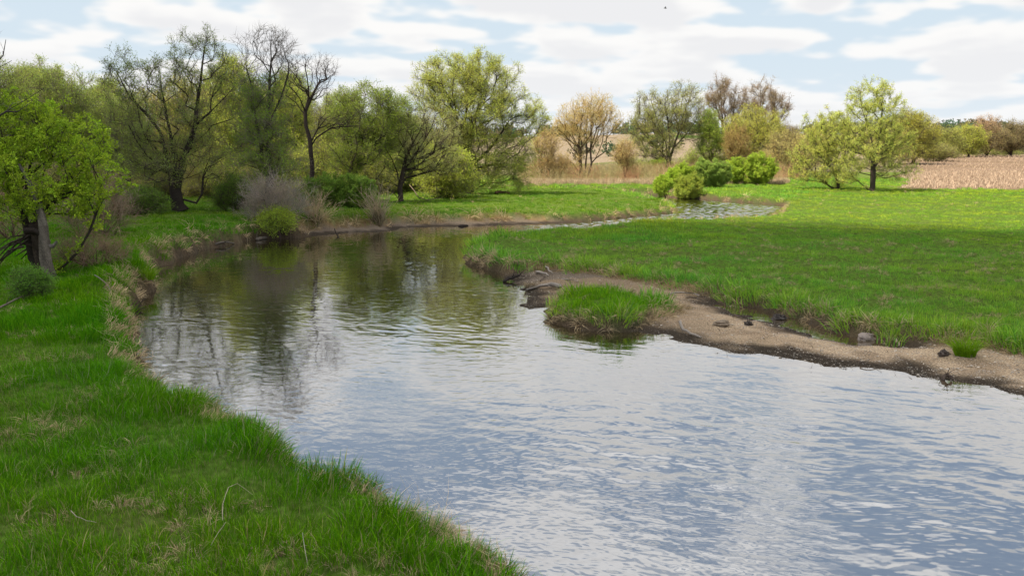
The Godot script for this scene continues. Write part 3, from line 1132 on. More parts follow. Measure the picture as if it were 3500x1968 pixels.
func make_trees() -> void:
	var lime := Color(0.17, 0.27, 0.022)
	var fresh := Color(0.13, 0.21, 0.025)
	var olive := Color(0.18, 0.22, 0.04)
	var dull := Color(0.22, 0.27, 0.055)
	var gold := Color(0.42, 0.33, 0.14)
	var rust := Color(0.26, 0.205, 0.12)
	var yellow := Color(0.36, 0.39, 0.085)
	var grey := Color(0.13, 0.115, 0.10)
	var list := []
	# -- the near left bank
	list.append({"name": "maple_tree", "label": "bright green leafy tree around a pale broken trunk, nearest on the left bank", "seed": 1, "x": 120.0, "dist": 29.5, "r": 0.15, "bark": Color(0.06, 0.05, 0.04),
		"stems": [[[108, 880], [95, 800], [85, 760]], [[85, 760], [60, 700], [15, 650], [-30, 610]], [[90, 780], [140, 690], [165, 640], [230, 600]], [[95, 800], [170, 690], [270, 660], [330, 640]], [[85, 760], [80, 690], [95, 600], [110, 500]]],
		"crown": [[150, 560, 190, 130], [250, 470, 130, 100], [60, 430, 120, 110], [330, 600, 80, 70], [200, 690, 170, 70], [-30, 560, 120, 150], [395, 650, 30, 40], [300, 740, 70, 50], [180, 400, 60, 70], [30, 380, 60, 60], [330, 690, 60, 55], [60, 720, 100, 60]], "tips": 360, "tip_r": 0.007,
		"sprigs": [{"kind": "maple", "leaf": Color(0.25, 0.345, 0.025), "per": 1.9, "size": 0.85, "loose": 0.16}]})
	list.append({"name": "bare_tree", "label": "bare grey tree whose thin boughs reach in over the left edge", "seed": 2, "x": -330.0, "dist": 27.0, "r": 0.26, "bark": Color(0.10, 0.085, 0.075),
		"stems": [[[-330, 800], [-300, 560], [-260, 400], [-220, 250]], [[-300, 560], [-180, 480], [-60, 430], [20, 380], [95, 335], [150, 300]], [[-260, 400], [-120, 280], [-40, 220]]],
		"crown": [[-130, 180, 150, 150], [-40, 170, 70, 120], [40, 360, 70, 30], [-250, 200, 150, 170]], "tips": 150, "tip_r": 0.009, "sprigs": [{"kind": "bare", "called": "twigs", "per": 0.6, "size": 0.5, "loose": 0.02}]})
	# -- the woods on the left bank
	list.append({"name": "spreading_tree", "label": "largest dark tree of the left woods, three spreading boughs and a low branch sweeping left", "seed": 3, "x": 605.0, "dist": 62.0, "base": 722.0, "r": 0.42, "wob": 0.06, "bark": Color(0.062, 0.05, 0.042),
		"stems": [[[605, 700], [601, 663], [612, 610], [622, 552], [650, 480], [666, 428], [676, 331], [690, 220], [705, 130]], [[601, 663], [585, 600], [573, 566], [560, 500], [545, 449], [500, 390], [442, 331], [400, 250], [387, 215]], [[603, 650], [598, 560], [580, 450], [560, 350], [545, 250]], [[601, 690], [587, 682], [530, 680], [483, 673], [442, 622], [400, 590]], [[606, 690], [628, 682], [670, 694], [690, 660], [692, 610]], [[573, 566], [510, 480], [470, 470]], [[666, 428], [720, 380], [770, 330]]],
		"crown": [[690, 210, 105, 115], [440, 270, 85, 90], [560, 270, 80, 90], [560, 440, 190, 120], [620, 560, 190, 90], [770, 330, 50, 80], [440, 580, 90, 50], [400, 340, 50, 70]], "tips": 520, "tip_r": 0.010, "hug": 0.28,
		"sprigs": [{"kind": "bare", "called": "twigs", "per": 1.0, "size": 0.9}, {"kind": "small", "leaf": dull, "per": 2.4, "size": 1.0, "above": 3.0}, {"kind": "small", "leaf": dull, "per": 1.2, "size": 1.0, "under": 3.0}]})
	list.append({"name": "ash_tree", "label": "tall tree with a bare twiggy top over a green lower half", "seed": 4, "x": 921.0, "dist": 64.0, "base": 735.0, "r": 0.26, "bark": Color(0.085, 0.072, 0.06),
		"stems": [[[921, 690], [921, 608], [915, 520], [913, 437], [921, 299], [926, 205], [921, 110]], [[918, 600], [895, 560], [890, 480], [870, 400], [855, 280], [830, 190]], [[913, 437], [960, 330], [985, 250], [1000, 200]]],
		"crown": [[915, 170, 95, 75], [970, 200, 50, 60], [840, 240, 40, 70], [905, 320, 85, 80], [900, 430, 95, 90], [910, 560, 110, 90]], "tips": 330, "tip_r": 0.010,
		"sprigs": [{"kind": "bare", "called": "twigs", "per": 1.3, "size": 1.0}, {"kind": "small", "leaf": Color(0.17, 0.25, 0.03), "per": 3.0, "size": 1.05, "under": 8.2}]})
	list.append({"name": "dead_tree", "label": "leafless dark tree with crooked upright boughs against the sky", "seed": 5, "x": 1060.0, "dist": 66.0, "r": 0.16, "bark": Color(0.05, 0.04, 0.034),
		"stems": [[[1065, 640], [1066, 560], [1059, 481], [1045, 430], [1042, 381], [1055, 330], [1050, 270], [1031, 190]], [[1045, 400], [1010, 350], [976, 326], [985, 250], [1005, 215]], [[1042, 381], [1085, 290], [1080, 240], [1098, 185]], [[1055, 340], [1100, 290], [1120, 255], [1142, 225]], [[1062, 500], [1080, 470], [1131, 437], [1170, 432], [1225, 431]], [[1060, 490], [1085, 440], [1110, 410], [1150, 400]]],
		"crown": [[1060, 260, 85, 85], [1110, 240, 40, 50], [1000, 260, 40, 60], [1160, 410, 90, 35]], "tips": 260, "tip_r": 0.012,
		"sprigs": [{"kind": "bare", "called": "twigs", "per": 0.9, "size": 0.75}]})
	list.append({"name": "leaning_tree", "label": "round olive green tree on a leaning trunk behind the shrubs", "seed": 6, "x": 1188.0, "dist": 72.0, "r": 0.2,
		"stems": [[[1188, 660], [1192, 630], [1203, 564], [1252, 503], [1300, 440]], [[1203, 564], [1200, 480], [1210, 400]], [[1190, 640], [1250, 640], [1285, 615], [1290, 570]], [[1252, 503], [1320, 480], [1380, 440]]],
		"crown": [[1270, 380, 130, 85], [1190, 390, 55, 75], [1360, 400, 70, 70], [1240, 500, 120, 90], [1180, 560, 60, 70], [1300, 460, 90, 70]], "tips": 460,
		"sprigs": [{"kind": "small", "leaf": Color(0.20, 0.26, 0.035), "per": 4.0, "size": 1.15}]})
	list.append({"name": "fork_tree", "label": "grey green willow on a dark forked trunk at the end of the wood", "seed": 7, "x": 1371.0, "dist": 72.0, "base": 692.0, "r": 0.22, "bark": Color(0.065, 0.05, 0.042),
		"stems": [[[1371, 692], [1366, 640], [1357, 590], [1340, 545], [1308, 492], [1302, 420]], [[1366, 640], [1380, 580], [1385, 547], [1410, 490], [1435, 448], [1450, 390]], [[1380, 580], [1430, 510], [1473, 440], [1490, 390]], [[1385, 547], [1440, 540], [1500, 510]]],
		"crown": [[1450, 450, 110, 90], [1420, 400, 70, 50], [1530, 480, 60, 75], [1330, 450, 45, 50], [1500, 560, 90, 50], [1320, 600, 60, 40], [1460, 520, 110, 60]], "tips": 430, "hug": 0.45, "arch": 0.02,
		"sprigs": [{"kind": "bare", "called": "twigs", "per": 1.0, "size": 0.8}, {"kind": "willow", "leaf": Color(0.34, 0.35, 0.13), "per": 1.3, "size": 0.8}]})
	list.append({"name": "willow_tree", "label": "great yellow green willow in the middle, boughs leaning right down to the grass", "seed": 8, "x": 1600.0, "dist": 86.0, "r": 0.4, "bark": Color(0.06, 0.052, 0.04), "wob": 0.05,
		"stems": [[[1605, 660], [1598, 580], [1592, 500], [1585, 450], [1545, 366], [1515, 298], [1480, 230]], [[1592, 500], [1614, 437], [1632, 375], [1641, 307], [1640, 220]], [[1605, 455], [1650, 420], [1682, 399], [1749, 401], [1810, 410], [1861, 430]], [[1598, 570], [1650, 536], [1690, 490], [1722, 442], [1760, 380]], [[1600, 600], [1632, 577], [1690, 560], [1740, 580], [1770, 630]], [[1632, 375], [1680, 330], [1700, 260]], [[1650, 536], [1730, 520], [1790, 560], [1800, 600]], [[1585, 450], [1600, 330], [1590, 220]]],
		"crown": [[1530, 270, 120, 85], [1660, 270, 105, 85], [1760, 370, 95, 60], [1830, 410, 55, 40], [1600, 380, 150, 80], [1560, 500, 90, 90], [1750, 530, 80, 90], [1660, 540, 90, 100], [1450, 330, 50, 50], [1780, 600, 35, 50]], "tips": 980, "hug": 0.30, "arch": 0.06,
		"sprigs": [{"kind": "small", "leaf": Color(0.38, 0.41, 0.075), "per": 4.4, "size": 1.15, "above": 4.5}, {"kind": "willow", "leaf": Color(0.28, 0.31, 0.06), "per": 3.6, "size": 1.15, "under": 4.5, "drop": 0.9}]})
	# -- beyond the river
	list.append({"name": "golden_willow", "label": "yellow willow with bare orange twigs above a dark double trunk", "seed": 9, "x": 2005.0, "dist": 128.0, "r": 0.34, "bark": Color(0.085, 0.065, 0.05), "thin": Color(0.25, 0.17, 0.07),
		"stems": [[[1987, 610], [1984, 560], [1983, 509], [1978, 500], [1985, 428], [1990, 370]], [[1983, 515], [1955, 470], [1929, 437], [1906, 401]], [[2000, 600], [2003, 550], [2007, 518], [2004, 450], [2008, 390]], [[2010, 600], [2022, 560], [2018, 509], [2041, 437], [2085, 395]], [[2010, 600], [2020, 560], [2036, 541], [2072, 516], [2100, 535]], [[2018, 509], [2025, 430], [2030, 370]]],
		"crown": [[2000, 385, 95, 62], [1935, 430, 50, 50], [2080, 420, 50, 45], [2040, 370, 60, 45], [1930, 555, 75, 40], [2000, 440, 110, 60]], "tips": 420, "hug": 0.55, "tip_r": 0.02,
		"sprigs": [{"kind": "willow", "leaf": gold, "per": 1.6, "size": 1.5, "loose": 0.2}]})
	for b in [[1865, 500, 45, 55, "orange tinted bare bush left of the yellow willow", gold], [1880, 575, 70, 35, "low straw coloured bush at the foot of the yellow willow", Color(0.3, 0.22, 0.09)], [2135, 535, 35, 45, "small golden bush right of the yellow willow", gold]]:
		list.append({"name": "golden_bush", "label": b[4], "category": "bush", "seed": 20 + int(b[0]), "x": b[0], "dist": 124.0, "r": 0.10, "thin": Color(0.22, 0.15, 0.08), "stems": [[[b[0], 612], [b[0] - 5, b[1] + 10]], [[b[0], 612], [b[0] + 15, b[1]]]],
			"crown": [[b[0], b[1], b[2], b[3]]], "tips": 120, "sprigs": [{"kind": "bare", "called": "twigs", "per": 1.0, "size": 1.3}, {"kind": "willow", "leaf": b[5], "per": 1.8, "size": 1.3}]})
	list.append({"name": "multi_stem_tree", "label": "olive green tree of many fanning stems right of the yellow willow", "seed": 10, "x": 2288.0, "dist": 142.0, "r": 0.36, "bark": Color(0.075, 0.062, 0.05),
		"stems": [[[2288, 590], [2286, 552], [2302, 507], [2319, 457], [2323, 399], [2335, 330]], [[2286, 552], [2265, 523], [2215, 473], [2178, 428]], [[2286, 552], [2275, 480], [2250, 420], [2225, 340]], [[2302, 507], [2345, 460], [2375, 420]], [[2286, 552], [2290, 470], [2280, 380]]],
		"crown": [[2335, 345, 70, 62], [2225, 370, 55, 60], [2270, 420, 90, 70], [2185, 450, 45, 60], [2360, 440, 45, 50], [2240, 510, 80, 50]], "tips": 420, "tip_r": 0.02,
		"sprigs": [{"kind": "bare", "called": "twigs", "per": 0.8, "size": 1.4}, {"kind": "small", "leaf": Color(0.29, 0.30, 0.075), "per": 2.6, "size": 1.7}]})
	var tall := [[2478.0, 345.0, 75.0, 80.0, 170.0, "left one of two tall reddish brown budding trees"], [2615.0, 352.0, 85.0, 76.0, 172.0, "right one of two tall reddish brown budding trees"]]
	for t in tall:
		list.append({"name": "budding_tree", "label": t[5], "seed": int(t[0]), "x": t[0], "dist": t[4], "r": 0.3, "bark": Color(0.10, 0.08, 0.065), "thin": Color(0.16, 0.11, 0.08), "group": "tall budding trees beyond the river",
			"stems": [[[t[0], 590], [t[0], 500], [t[0] - 8, 420], [t[0] - 15, 310]], [[t[0], 500], [t[0] + 25, 420], [t[0] + 40, 320]], [[t[0], 480], [t[0] - 45, 400], [t[0] - 60, 330]], [[t[0], 470], [t[0] + 60, 400], [t[0] + 85, 350]]],
			"crown": [[t[0] - 10, t[1], t[2] * 0.75, t[3]], [t[0] + 50, t[1] + 20, t[2] * 0.5, t[3] * 0.8], [t[0] - 50, t[1] + 30, t[2] * 0.5, t[3] * 0.7]], "tips": 330, "hug": 0.5, "tip_r": 0.022,
			"sprigs": [{"kind": "bud", "leaf": rust, "per": 1.9, "size": 1.5}]})
	list.append({"name": "lime_tree", "label": "round lime yellow tree in front of the brown budding trees", "seed": 12, "x": 2580.0, "dist": 148.0, "r": 0.25, "stems": [[[2580, 590], [2578, 500], [2570, 420]], [[2578, 520], [2620, 450]], [[2578, 520], [2530, 450]]],
		"crown": [[2565, 430, 90, 55], [2625, 450, 60, 60], [2580, 490, 110, 60], [2510, 460, 40, 50]], "tips": 380, "sprigs": [{"kind": "small", "leaf": Color(0.38, 0.38, 0.07), "per": 4.0, "size": 1.75}]})
	list.append({"name": "orange_tree", "label": "small orange brown tree beside the lime yellow one", "seed": 13, "x": 2522.0, "dist": 138.0, "r": 0.15, "thin": Color(0.2, 0.12, 0.06), "stems": [[[2522, 590], [2522, 500], [2520, 450]]],
		"crown": [[2520, 490, 50, 60]], "tips": 170, "sprigs": [{"kind": "bud", "leaf": Color(0.30, 0.235, 0.085), "per": 1.8, "size": 1.3}]})
	list.append({"name": "young_tree", "label": "mid green young tree left of the small orange brown tree", "seed": 14, "x": 2435.0, "dist": 142.0, "r": 0.2, "stems": [[[2435, 590], [2432, 500]]], "crown": [[2430, 490, 45, 60], [2420, 430, 35, 45]], "tips": 170, "sprigs": [{"kind": "small", "leaf": Color(0.28, 0.37, 0.05), "per": 4.0, "size": 1.7}]})
	list.append({"name": "meadow_tree", "label": "broad yellow green tree standing alone at the corner of the meadow", "seed": 15, "x": 2984.0, "dist": 93.0, "base": 653.0, "r": 0.28, "bark": Color(0.075, 0.06, 0.05), "wob": 0.04,
		"stems": [[[2984, 640], [2986, 585], [2986, 548], [2998, 515], [3005, 480], [3011, 449], [3016, 382], [3020, 330]], [[2986, 548], [2957, 527], [2930, 480], [2907, 432], [2880, 390]], [[2988, 540], [2985, 498], [2969, 436], [2949, 374], [2940, 320]], [[2986, 590], [3015, 602], [3056, 573], [3094, 591], [3131, 579]], [[2998, 515], [3050, 480], [3090, 430]], [[2985, 600], [2940, 590], [2890, 600]]],
		"crown": [[2975, 330, 100, 62], [2985, 400, 120, 70], [2980, 490, 140, 70], [3070, 470, 60, 60], [3075, 585, 75, 30], [2900, 580, 70, 45], [2870, 420, 45, 50]], "tips": 520, "hug": 0.3, "tip_r": 0.011,
		"sprigs": [{"kind": "broad", "leaf": yellow, "per": 3.3, "size": 0.95}, {"kind": "bare", "called": "twigs", "per": 0.5, "size": 0.7}]})
	list.append({"name": "low_tree", "label": "low spreading yellow green tree close left of the meadow tree", "seed": 16, "x": 2867.0, "dist": 96.0, "base": 647.0, "r": 0.22,
		"stems": [[[2867, 640], [2860, 600], [2850, 520], [2840, 440]], [[2860, 590], [2810, 540], [2780, 480]], [[2855, 550], [2890, 490], [2900, 440]]],
		"crown": [[2830, 450, 90, 75], [2780, 530, 80, 65], [2860, 540, 80, 60], [2740, 590, 45, 35], [2850, 610, 80, 25]], "tips": 420, "tip_r": 0.011, "sprigs": [{"kind": "broad", "leaf": Color(0.36, 0.38, 0.08), "per": 2.6, "size": 1.0}, {"kind": "bare", "called": "twigs", "per": 0.5, "size": 0.7}]})
	list.append({"name": "round_tree", "label": "dense round olive tree at the left end of the stubble field", "seed": 17, "x": 3125.0, "dist": 185.0, "r": 0.35, "stems": [[[3125, 550], [3120, 480], [3110, 420]], [[3122, 500], [3160, 440]]],
		"crown": [[3110, 440, 70, 60], [3150, 460, 60, 65], [3090, 490, 60, 45], [3130, 510, 70, 30]], "tips": 420, "tip_r": 0.02, "sprigs": [{"kind": "small", "leaf": Color(0.34, 0.33, 0.06), "per": 4.2, "size": 2.1}]})
	var farther := [[3240.0, 492.0, 40.0, 42.0, 232.0, Color(0.28, 0.30, 0.07), "small olive tree right of the dense round tree", "bud"], [3313.0, 478.0, 48.0, 48.0, 240.0, Color(0.37, 0.40, 0.065), "yellow green tree on a dark trunk at the top of the stubble field", "small"], [3375.0, 460.0, 48.0, 58.0, 250.0, Color(0.40, 0.28, 0.16), "pinkish brown budding tree behind the stubble field", "bud"], [3458.0, 470.0, 62.0, 50.0, 245.0, Color(0.24, 0.20, 0.09), "dark spreading tree at the right edge above the stubble", "bud"]]
	for f in farther:
		list.append({"name": "field_edge_tree", "label": f[6], "seed": int(f[0]), "x": f[0], "dist": f[4], "r": 0.3, "bark": Color(0.07, 0.055, 0.045), "stems": [[[f[0], 530], [f[0], 500], [f[0] - 5, f[1] - 10]], [[f[0], 505], [f[0] + 30, f[1]]], [[f[0], 505], [f[0] - 30, f[1]]]],
			"crown": [[f[0], f[1], f[2], f[3]], [f[0] + 20, f[1] + 15, f[2] * 0.7, f[3] * 0.6], [f[0] - 20, f[1] + 18, f[2] * 0.7, f[3] * 0.6]], "tips": 260, "tip_r": 0.03, "sprigs": [{"kind": f[7], "leaf": f[5], "per": 3.4, "size": 2.3}]})
	# -- shrubs by the far water
	var shrubs := [
		[2268.0, 635.0, 32.0, 30.0, 82.0, 668, "round bright green shrub at the water, leftmost of the shrubs", Color(0.24, 0.33, 0.035), 6.0],
		[2330.0, 595.0, 50.0, 30.0, 92.0, 640, "flat topped lime green shrub behind the two at the water", Color(0.24, 0.33, 0.035), 6.0],
		[2352.0, 640.0, 45.0, 42.0, 80.0, 680, "yellow green shrub overhanging the water beside the round one", Color(0.22, 0.27, 0.04), 5.0],
		[2405.0, 590.0, 38.0, 42.0, 96.0, 640, "mid green shrub on fanning bare stems, left of a pair", Color(0.20, 0.28, 0.055), 5.5],
		[2455.0, 590.0, 42.0, 40.0, 95.0, 640, "mid green shrub on fanning bare stems, right of a pair", Color(0.20, 0.28, 0.055), 5.5],
		[2508.0, 585.0, 38.0, 40.0, 104.0, 628, "light green shrub between the pair of stemmed shrubs and the big one", Color(0.26, 0.35, 0.04), 6.0],
		[2590.0, 575.0, 70.0, 52.0, 101.0, 632, "biggest bright green shrub with bare brown twigs on its right", Color(0.26, 0.345, 0.04), 6.0],
		[2260.0, 562.0, 40.0, 20.0, 132.0, 590, "low bright green shrub peeking over the brush", Color(0.25, 0.34, 0.04), 5.0]]
	for s in shrubs:
		var x: float = s[0]
		var low: float = s[5]
		list.append({"name": "green_shrub", "label": s[6], "category": "shrub", "group": "green shrubs beyond the river", "seed": int(x), "x": x, "base": low, "r": 0.11, "bark": Color(0.08, 0.06, 0.05), "tip_r": 0.008,
			"stems": [[[x - 4, low], [x - s[2] * 0.35, s[1] + 8]], [[x + 3, low], [x + s[2] * 0.2, s[1]]], [[x + 5, low], [x + s[2] * 0.5, s[1] + 10]], [[x, low], [x, s[1] + 8, 0.8]]],
			"crown": [[x, s[1], s[2], s[3]], [x - s[2] * 0.35, s[1] + s[3] * 0.25, s[2] * 0.6, s[3] * 0.6], [x + s[2] * 0.4, s[1] + s[3] * 0.3, s[2] * 0.55, s[3] * 0.55], [x, low - 12, s[2] * 0.7, 14]], "tips": 260, "hug": 0.4, "sprigs": [{"kind": "maple", "leaf": s[7], "per": s[8], "size": 0.95, "loose": 0.1}]})
	# -- shrubs on the left bank
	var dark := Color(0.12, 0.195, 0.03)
	var under := [
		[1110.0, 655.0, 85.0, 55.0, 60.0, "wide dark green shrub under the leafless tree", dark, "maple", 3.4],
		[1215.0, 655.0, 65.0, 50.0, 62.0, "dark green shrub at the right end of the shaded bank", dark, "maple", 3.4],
		[800.0, 665.0, 60.0, 55.0, 62.0, "dark green rounded shrub right of the spreading tree", dark, "small", 2.6],
		[480.0, 695.0, 80.0, 36.0, 66.0, "low dark shrub beneath the sweeping low branch", dark, "small", 4.0],
		[945.0, 760.0, 40.0, 20.0, 49.0, "small yellow green bush low on the bank by the water", Color(0.26, 0.34, 0.04), "small", 2.4],
		[1290.0, 730.0, 24.0, 36.0, 57.0, "bare pale twig bush on the bank edge", Color(0.3, 0.24, 0.16), "cane", 0.14],
		[1075.0, 735.0, 32.0, 20.0, 52.0, "brown withered bush on the bank", Color(0.36, 0.29, 0.18), "cane", 0.2],
		[935.0, 680.0, 110.0, 70.0, 56.0, "tangled grey leafless bush in front of the bare topped tree", Color(0.24, 0.205, 0.165), "bare", 2.4],
		[110.0, 985.0, 42.0, 36.0, 24.5, "small dark green bush at the foot of the pale broken trunk", Color(0.11, 0.22, 0.03), "small", 4.0],
		[300.0, 860.0, 120.0, 55.0, 31.5, "reddish brown leafless brush right of the broken trunk", Color(0.24, 0.16, 0.115), "bare", 1.6],
		[20.0, 690.0, 150.0, 120.0, 38.0, "reddish leafless thicket behind the broken trunk", Color(0.25, 0.165, 0.125), "bare", 1.6],
		[330.0, 700.0, 120.0, 100.0, 46.0, "brown leafless thicket behind the bright green tree", Color(0.23, 0.17, 0.12), "bare", 1.6]]
	for s in under:
		var x: float = s[0]
		var low: float = s[1] + s[3] * 1.02
		var leafy: bool = s[7] in ["small", "maple"]
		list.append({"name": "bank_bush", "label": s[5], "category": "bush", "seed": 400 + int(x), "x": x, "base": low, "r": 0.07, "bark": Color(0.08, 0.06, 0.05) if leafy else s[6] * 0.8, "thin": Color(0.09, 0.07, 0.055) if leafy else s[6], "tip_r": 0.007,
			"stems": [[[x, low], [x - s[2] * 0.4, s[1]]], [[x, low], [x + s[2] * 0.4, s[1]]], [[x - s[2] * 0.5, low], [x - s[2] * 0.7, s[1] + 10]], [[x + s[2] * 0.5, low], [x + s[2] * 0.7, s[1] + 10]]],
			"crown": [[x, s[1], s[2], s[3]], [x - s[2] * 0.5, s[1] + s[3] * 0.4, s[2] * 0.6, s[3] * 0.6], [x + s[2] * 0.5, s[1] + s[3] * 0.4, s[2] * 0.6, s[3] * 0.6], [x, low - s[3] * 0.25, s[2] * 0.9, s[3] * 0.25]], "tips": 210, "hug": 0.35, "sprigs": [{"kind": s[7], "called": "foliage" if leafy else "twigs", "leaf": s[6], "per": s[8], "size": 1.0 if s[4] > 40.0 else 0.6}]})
	var thickets := [[2700.0, 520.0, 80.0, 60.0, 135.0, "tan and olive thicket left of the low yellow green tree", Color(0.38, 0.33, 0.12), "bud"], [2790.0, 490.0, 70.0, 45.0, 150.0, "yellow olive thicket behind the low yellow green tree", Color(0.38, 0.36, 0.08), "small"], [2690.0, 470.0, 50.0, 35.0, 175.0, "thin brown thicket right of the lime yellow tree", Color(0.34, 0.27, 0.12), "bud"], [3030.0, 500.0, 80.0, 60.0, 170.0, "olive thicket behind the meadow tree", Color(0.32, 0.31, 0.07), "small"], [2170.0, 580.0, 60.0, 30.0, 150.0, "low green thicket under the tree of fanning stems", Color(0.25, 0.32, 0.06), "small"], [2390.0, 560.0, 60.0, 45.0, 150.0, "green thicket between the fanning stems and the orange tree", Color(0.26, 0.33, 0.05), "small"], [2480.0, 570.0, 60.0, 40.0, 146.0, "olive thicket at the foot of the budding trees", Color(0.30, 0.31, 0.07), "bud"], [2640.0, 560.0, 60.0, 50.0, 140.0, "brownish thicket right behind the biggest green shrub", Color(0.34, 0.29, 0.11), "bud"], [3200.0, 520.0, 60.0, 22.0, 205.0, "low olive hedge along the left end of the stubble field", Color(0.25, 0.26, 0.07), "bud"], [3400.0, 520.0, 110.0, 16.0, 262.0, "low green hedge under the trees at the top of the field", Color(0.24, 0.29, 0.06), "bud"]]
	for t in thickets:
		var x: float = t[0]
		list.append({"name": "thicket", "label": t[5], "category": "thicket", "seed": 700 + int(x), "x": x, "dist": t[4], "r": 0.12, "bark": Color(0.11, 0.085, 0.065), "thin": Color(0.17, 0.13, 0.09), "tip_r": 0.018,
			"stems": [[[x - t[2] * 0.5, 590], [x - t[2] * 0.5, t[1]]], [[x, 590], [x, t[1]]], [[x + t[2] * 0.5, 590], [x + t[2] * 0.5, t[1]]]],
			"crown": [[x, t[1], t[2], t[3]], [x - t[2] * 0.4, t[1] + t[3] * 0.5, t[2] * 0.8, t[3] * 0.7], [x + t[2] * 0.4, t[1] + t[3] * 0.5, t[2] * 0.8, t[3] * 0.7]], "tips": 200, "sprigs": [{"kind": "bare", "called": "twigs", "per": 0.8, "size": 1.4}, {"kind": t[7], "leaf": t[6], "per": 2.6, "size": 1.8}]})
	for s in list:
		tree(s)
	make_woods()
	make_brush()

func make_woods() -> void:          # the trees that close the view behind the left bank, and the line of trees on the far ridge
	var woods := [
		[-60.0, 330.0, 130.0, 130.0, 78.0], [60.0, 345.0, 110.0, 125.0, 84.0], [200.0, 355.0, 110.0, 110.0, 80.0], [310.0, 400.0, 90.0, 110.0, 88.0], [420.0, 440.0, 90.0, 110.0, 82.0], [530.0, 420.0, 100.0, 110.0, 90.0],
		[640.0, 400.0, 90.0, 130.0, 86.0], [800.0, 330.0, 75.0, 115.0, 78.0], [880.0, 420.0, 80.0, 110.0, 92.0], [980.0, 400.0, 80.0, 120.0, 84.0], [1090.0, 450.0, 90.0, 100.0, 90.0], [1440.0, 560.0, 90.0, 60.0, 94.0], [1520.0, 590.0, 70.0, 50.0, 80.0],
		[130.0, 300.0, 80.0, 70.0, 92.0], [370.0, 360.0, 60.0, 90.0, 96.0], [740.0, 380.0, 70.0, 110.0, 94.0], [1000.0, 340.0, 60.0, 90.0, 98.0], [1160.0, 400.0, 70.0, 80.0, 96.0], [1330.0, 470.0, 80.0, 80.0, 92.0], [1420.0, 470.0, 60.0, 70.0, 100.0]]
	var says := ["green tree of the woods at the left edge of the picture", "green topped tree behind the bright tree, near the left edge", "broad tree behind the bright green tree by the left edge", "small tree in the gap left of the spreading tree", "leafy tree behind the left boughs of the spreading tree", "leafy tree directly behind the spreading tree", "leafy tree behind the right bough of the spreading tree", "brightest green tree between the spreading tree and the bare topped one", "green tree behind the bare topped tree", "green tree between the bare topped tree and the leafless one", "green tree behind the leafless crooked tree", "low light green tree behind the forked willow", "low bushy light green tree at the foot of the great willow", "tallest treetop between the bright green tree and the spreading tree", "thin treetop just left of the spreading tree", "leafy treetop between the spreading tree and the bare topped tree, farther back", "treetop rising behind the bare topped tree on its right", "treetop behind the leafless tree on its right", "round crown behind the leaning tree on its right", "crown filling the gap between the forked willow and the great willow"]
	for k in woods.size():
		var w: Array = woods[k]
		var x: float = w[0]
		var bright: bool = k in [7, 11, 12, 9]
		var leaf: Color = Color(0.33, 0.38, 0.055) if bright else [Color(0.30, 0.295, 0.065), Color(0.26, 0.285, 0.06), Color(0.33, 0.305, 0.08)][k % 3] if k > 4 and k < 13 else Color(0.235, 0.295, 0.055)
		tree({"name": "wood_tree", "label": says[k], "group": "trees of the woods behind the left bank", "seed": 500 + k, "x": x, "dist": w[4], "r": 0.17, "bark": Color(0.11, 0.092, 0.075), "thin": Color(0.17, 0.145, 0.11), "tip_r": 0.012,
			"stems": [[[x, 680], [x + 6, 560], [x - 5, w[1] + 20], [x - 10, w[1] - 50]], [[x + 6, 560], [x + 50, w[1] + 30], [x + 60, w[1] - 30]], [[x + 6, 570], [x - 50, w[1] + 40], [x - 65, w[1] - 20]]],
			"crown": [[x, w[1], w[2], w[3]], [x, w[1] + w[3] * 0.9, w[2] * 1.15, w[3] * 0.65], [x + 10, 600, w[2] * 1.25, 75]], "tips": 400, "hug": 0.4,
			"sprigs": [{"kind": "small", "leaf": leaf, "per": 4.6, "size": 1.45, "loose": 0.2}, {"kind": "bare", "called": "twigs", "per": 0.7, "size": 1.2}]})
	var low := [[20.0, 640.0, 120.0, 60.0, 70.0, "dark undergrowth at the left edge of the woods"], [240.0, 640.0, 110.0, 70.0, 76.0, "dark undergrowth behind the bright green tree"], [400.0, 650.0, 90.0, 55.0, 78.0, "dark undergrowth left of the spreading tree"], [560.0, 640.0, 110.0, 70.0, 84.0, "dark undergrowth behind the spreading tree"], [720.0, 620.0, 90.0, 80.0, 80.0, "dark undergrowth right of the spreading tree"], [850.0, 640.0, 80.0, 60.0, 76.0, "dark undergrowth behind the bare topped tree"], [990.0, 600.0, 90.0, 90.0, 78.0, "green undergrowth left of the leafless tree"], [1120.0, 580.0, 90.0, 90.0, 82.0, "green undergrowth behind the leafless tree"], [1260.0, 600.0, 90.0, 70.0, 88.0, "green undergrowth behind the leaning tree"], [1420.0, 620.0, 70.0, 50.0, 100.0, "light undergrowth behind the forked willow"]]
	for k in low.size():
		var w: Array = low[k]
		var x: float = w[0]
		tree({"name": "undergrowth", "label": w[5], "category": "bush", "group": "undergrowth of the left woods", "seed": 560 + k, "x": x, "dist": w[4], "r": 0.1, "bark": Color(0.10, 0.085, 0.07), "thin": Color(0.16, 0.13, 0.10), "tip_r": 0.01,
			"stems": [[[x, 690], [x, w[1]]], [[x - w[2] * 0.5, 690], [x - w[2] * 0.5, w[1]]], [[x + w[2] * 0.5, 690], [x + w[2] * 0.5, w[1]]]],
			"crown": [[x, w[1], w[2], w[3]], [x, w[1] + w[3] * 0.6, w[2] * 1.2, w[3] * 0.6]], "tips": 220, "hug": 0.4,
			"sprigs": [{"kind": "small", "leaf": Color(0.26, 0.26, 0.06) if k < 6 else Color(0.31, 0.34, 0.06), "per": 3.6, "size": 1.5, "loose": 0.2}, {"kind": "bare", "called": "twigs", "per": 1.2, "size": 1.3}]})
	# one mass on the ridge
	rng.seed = 900
	var where := []
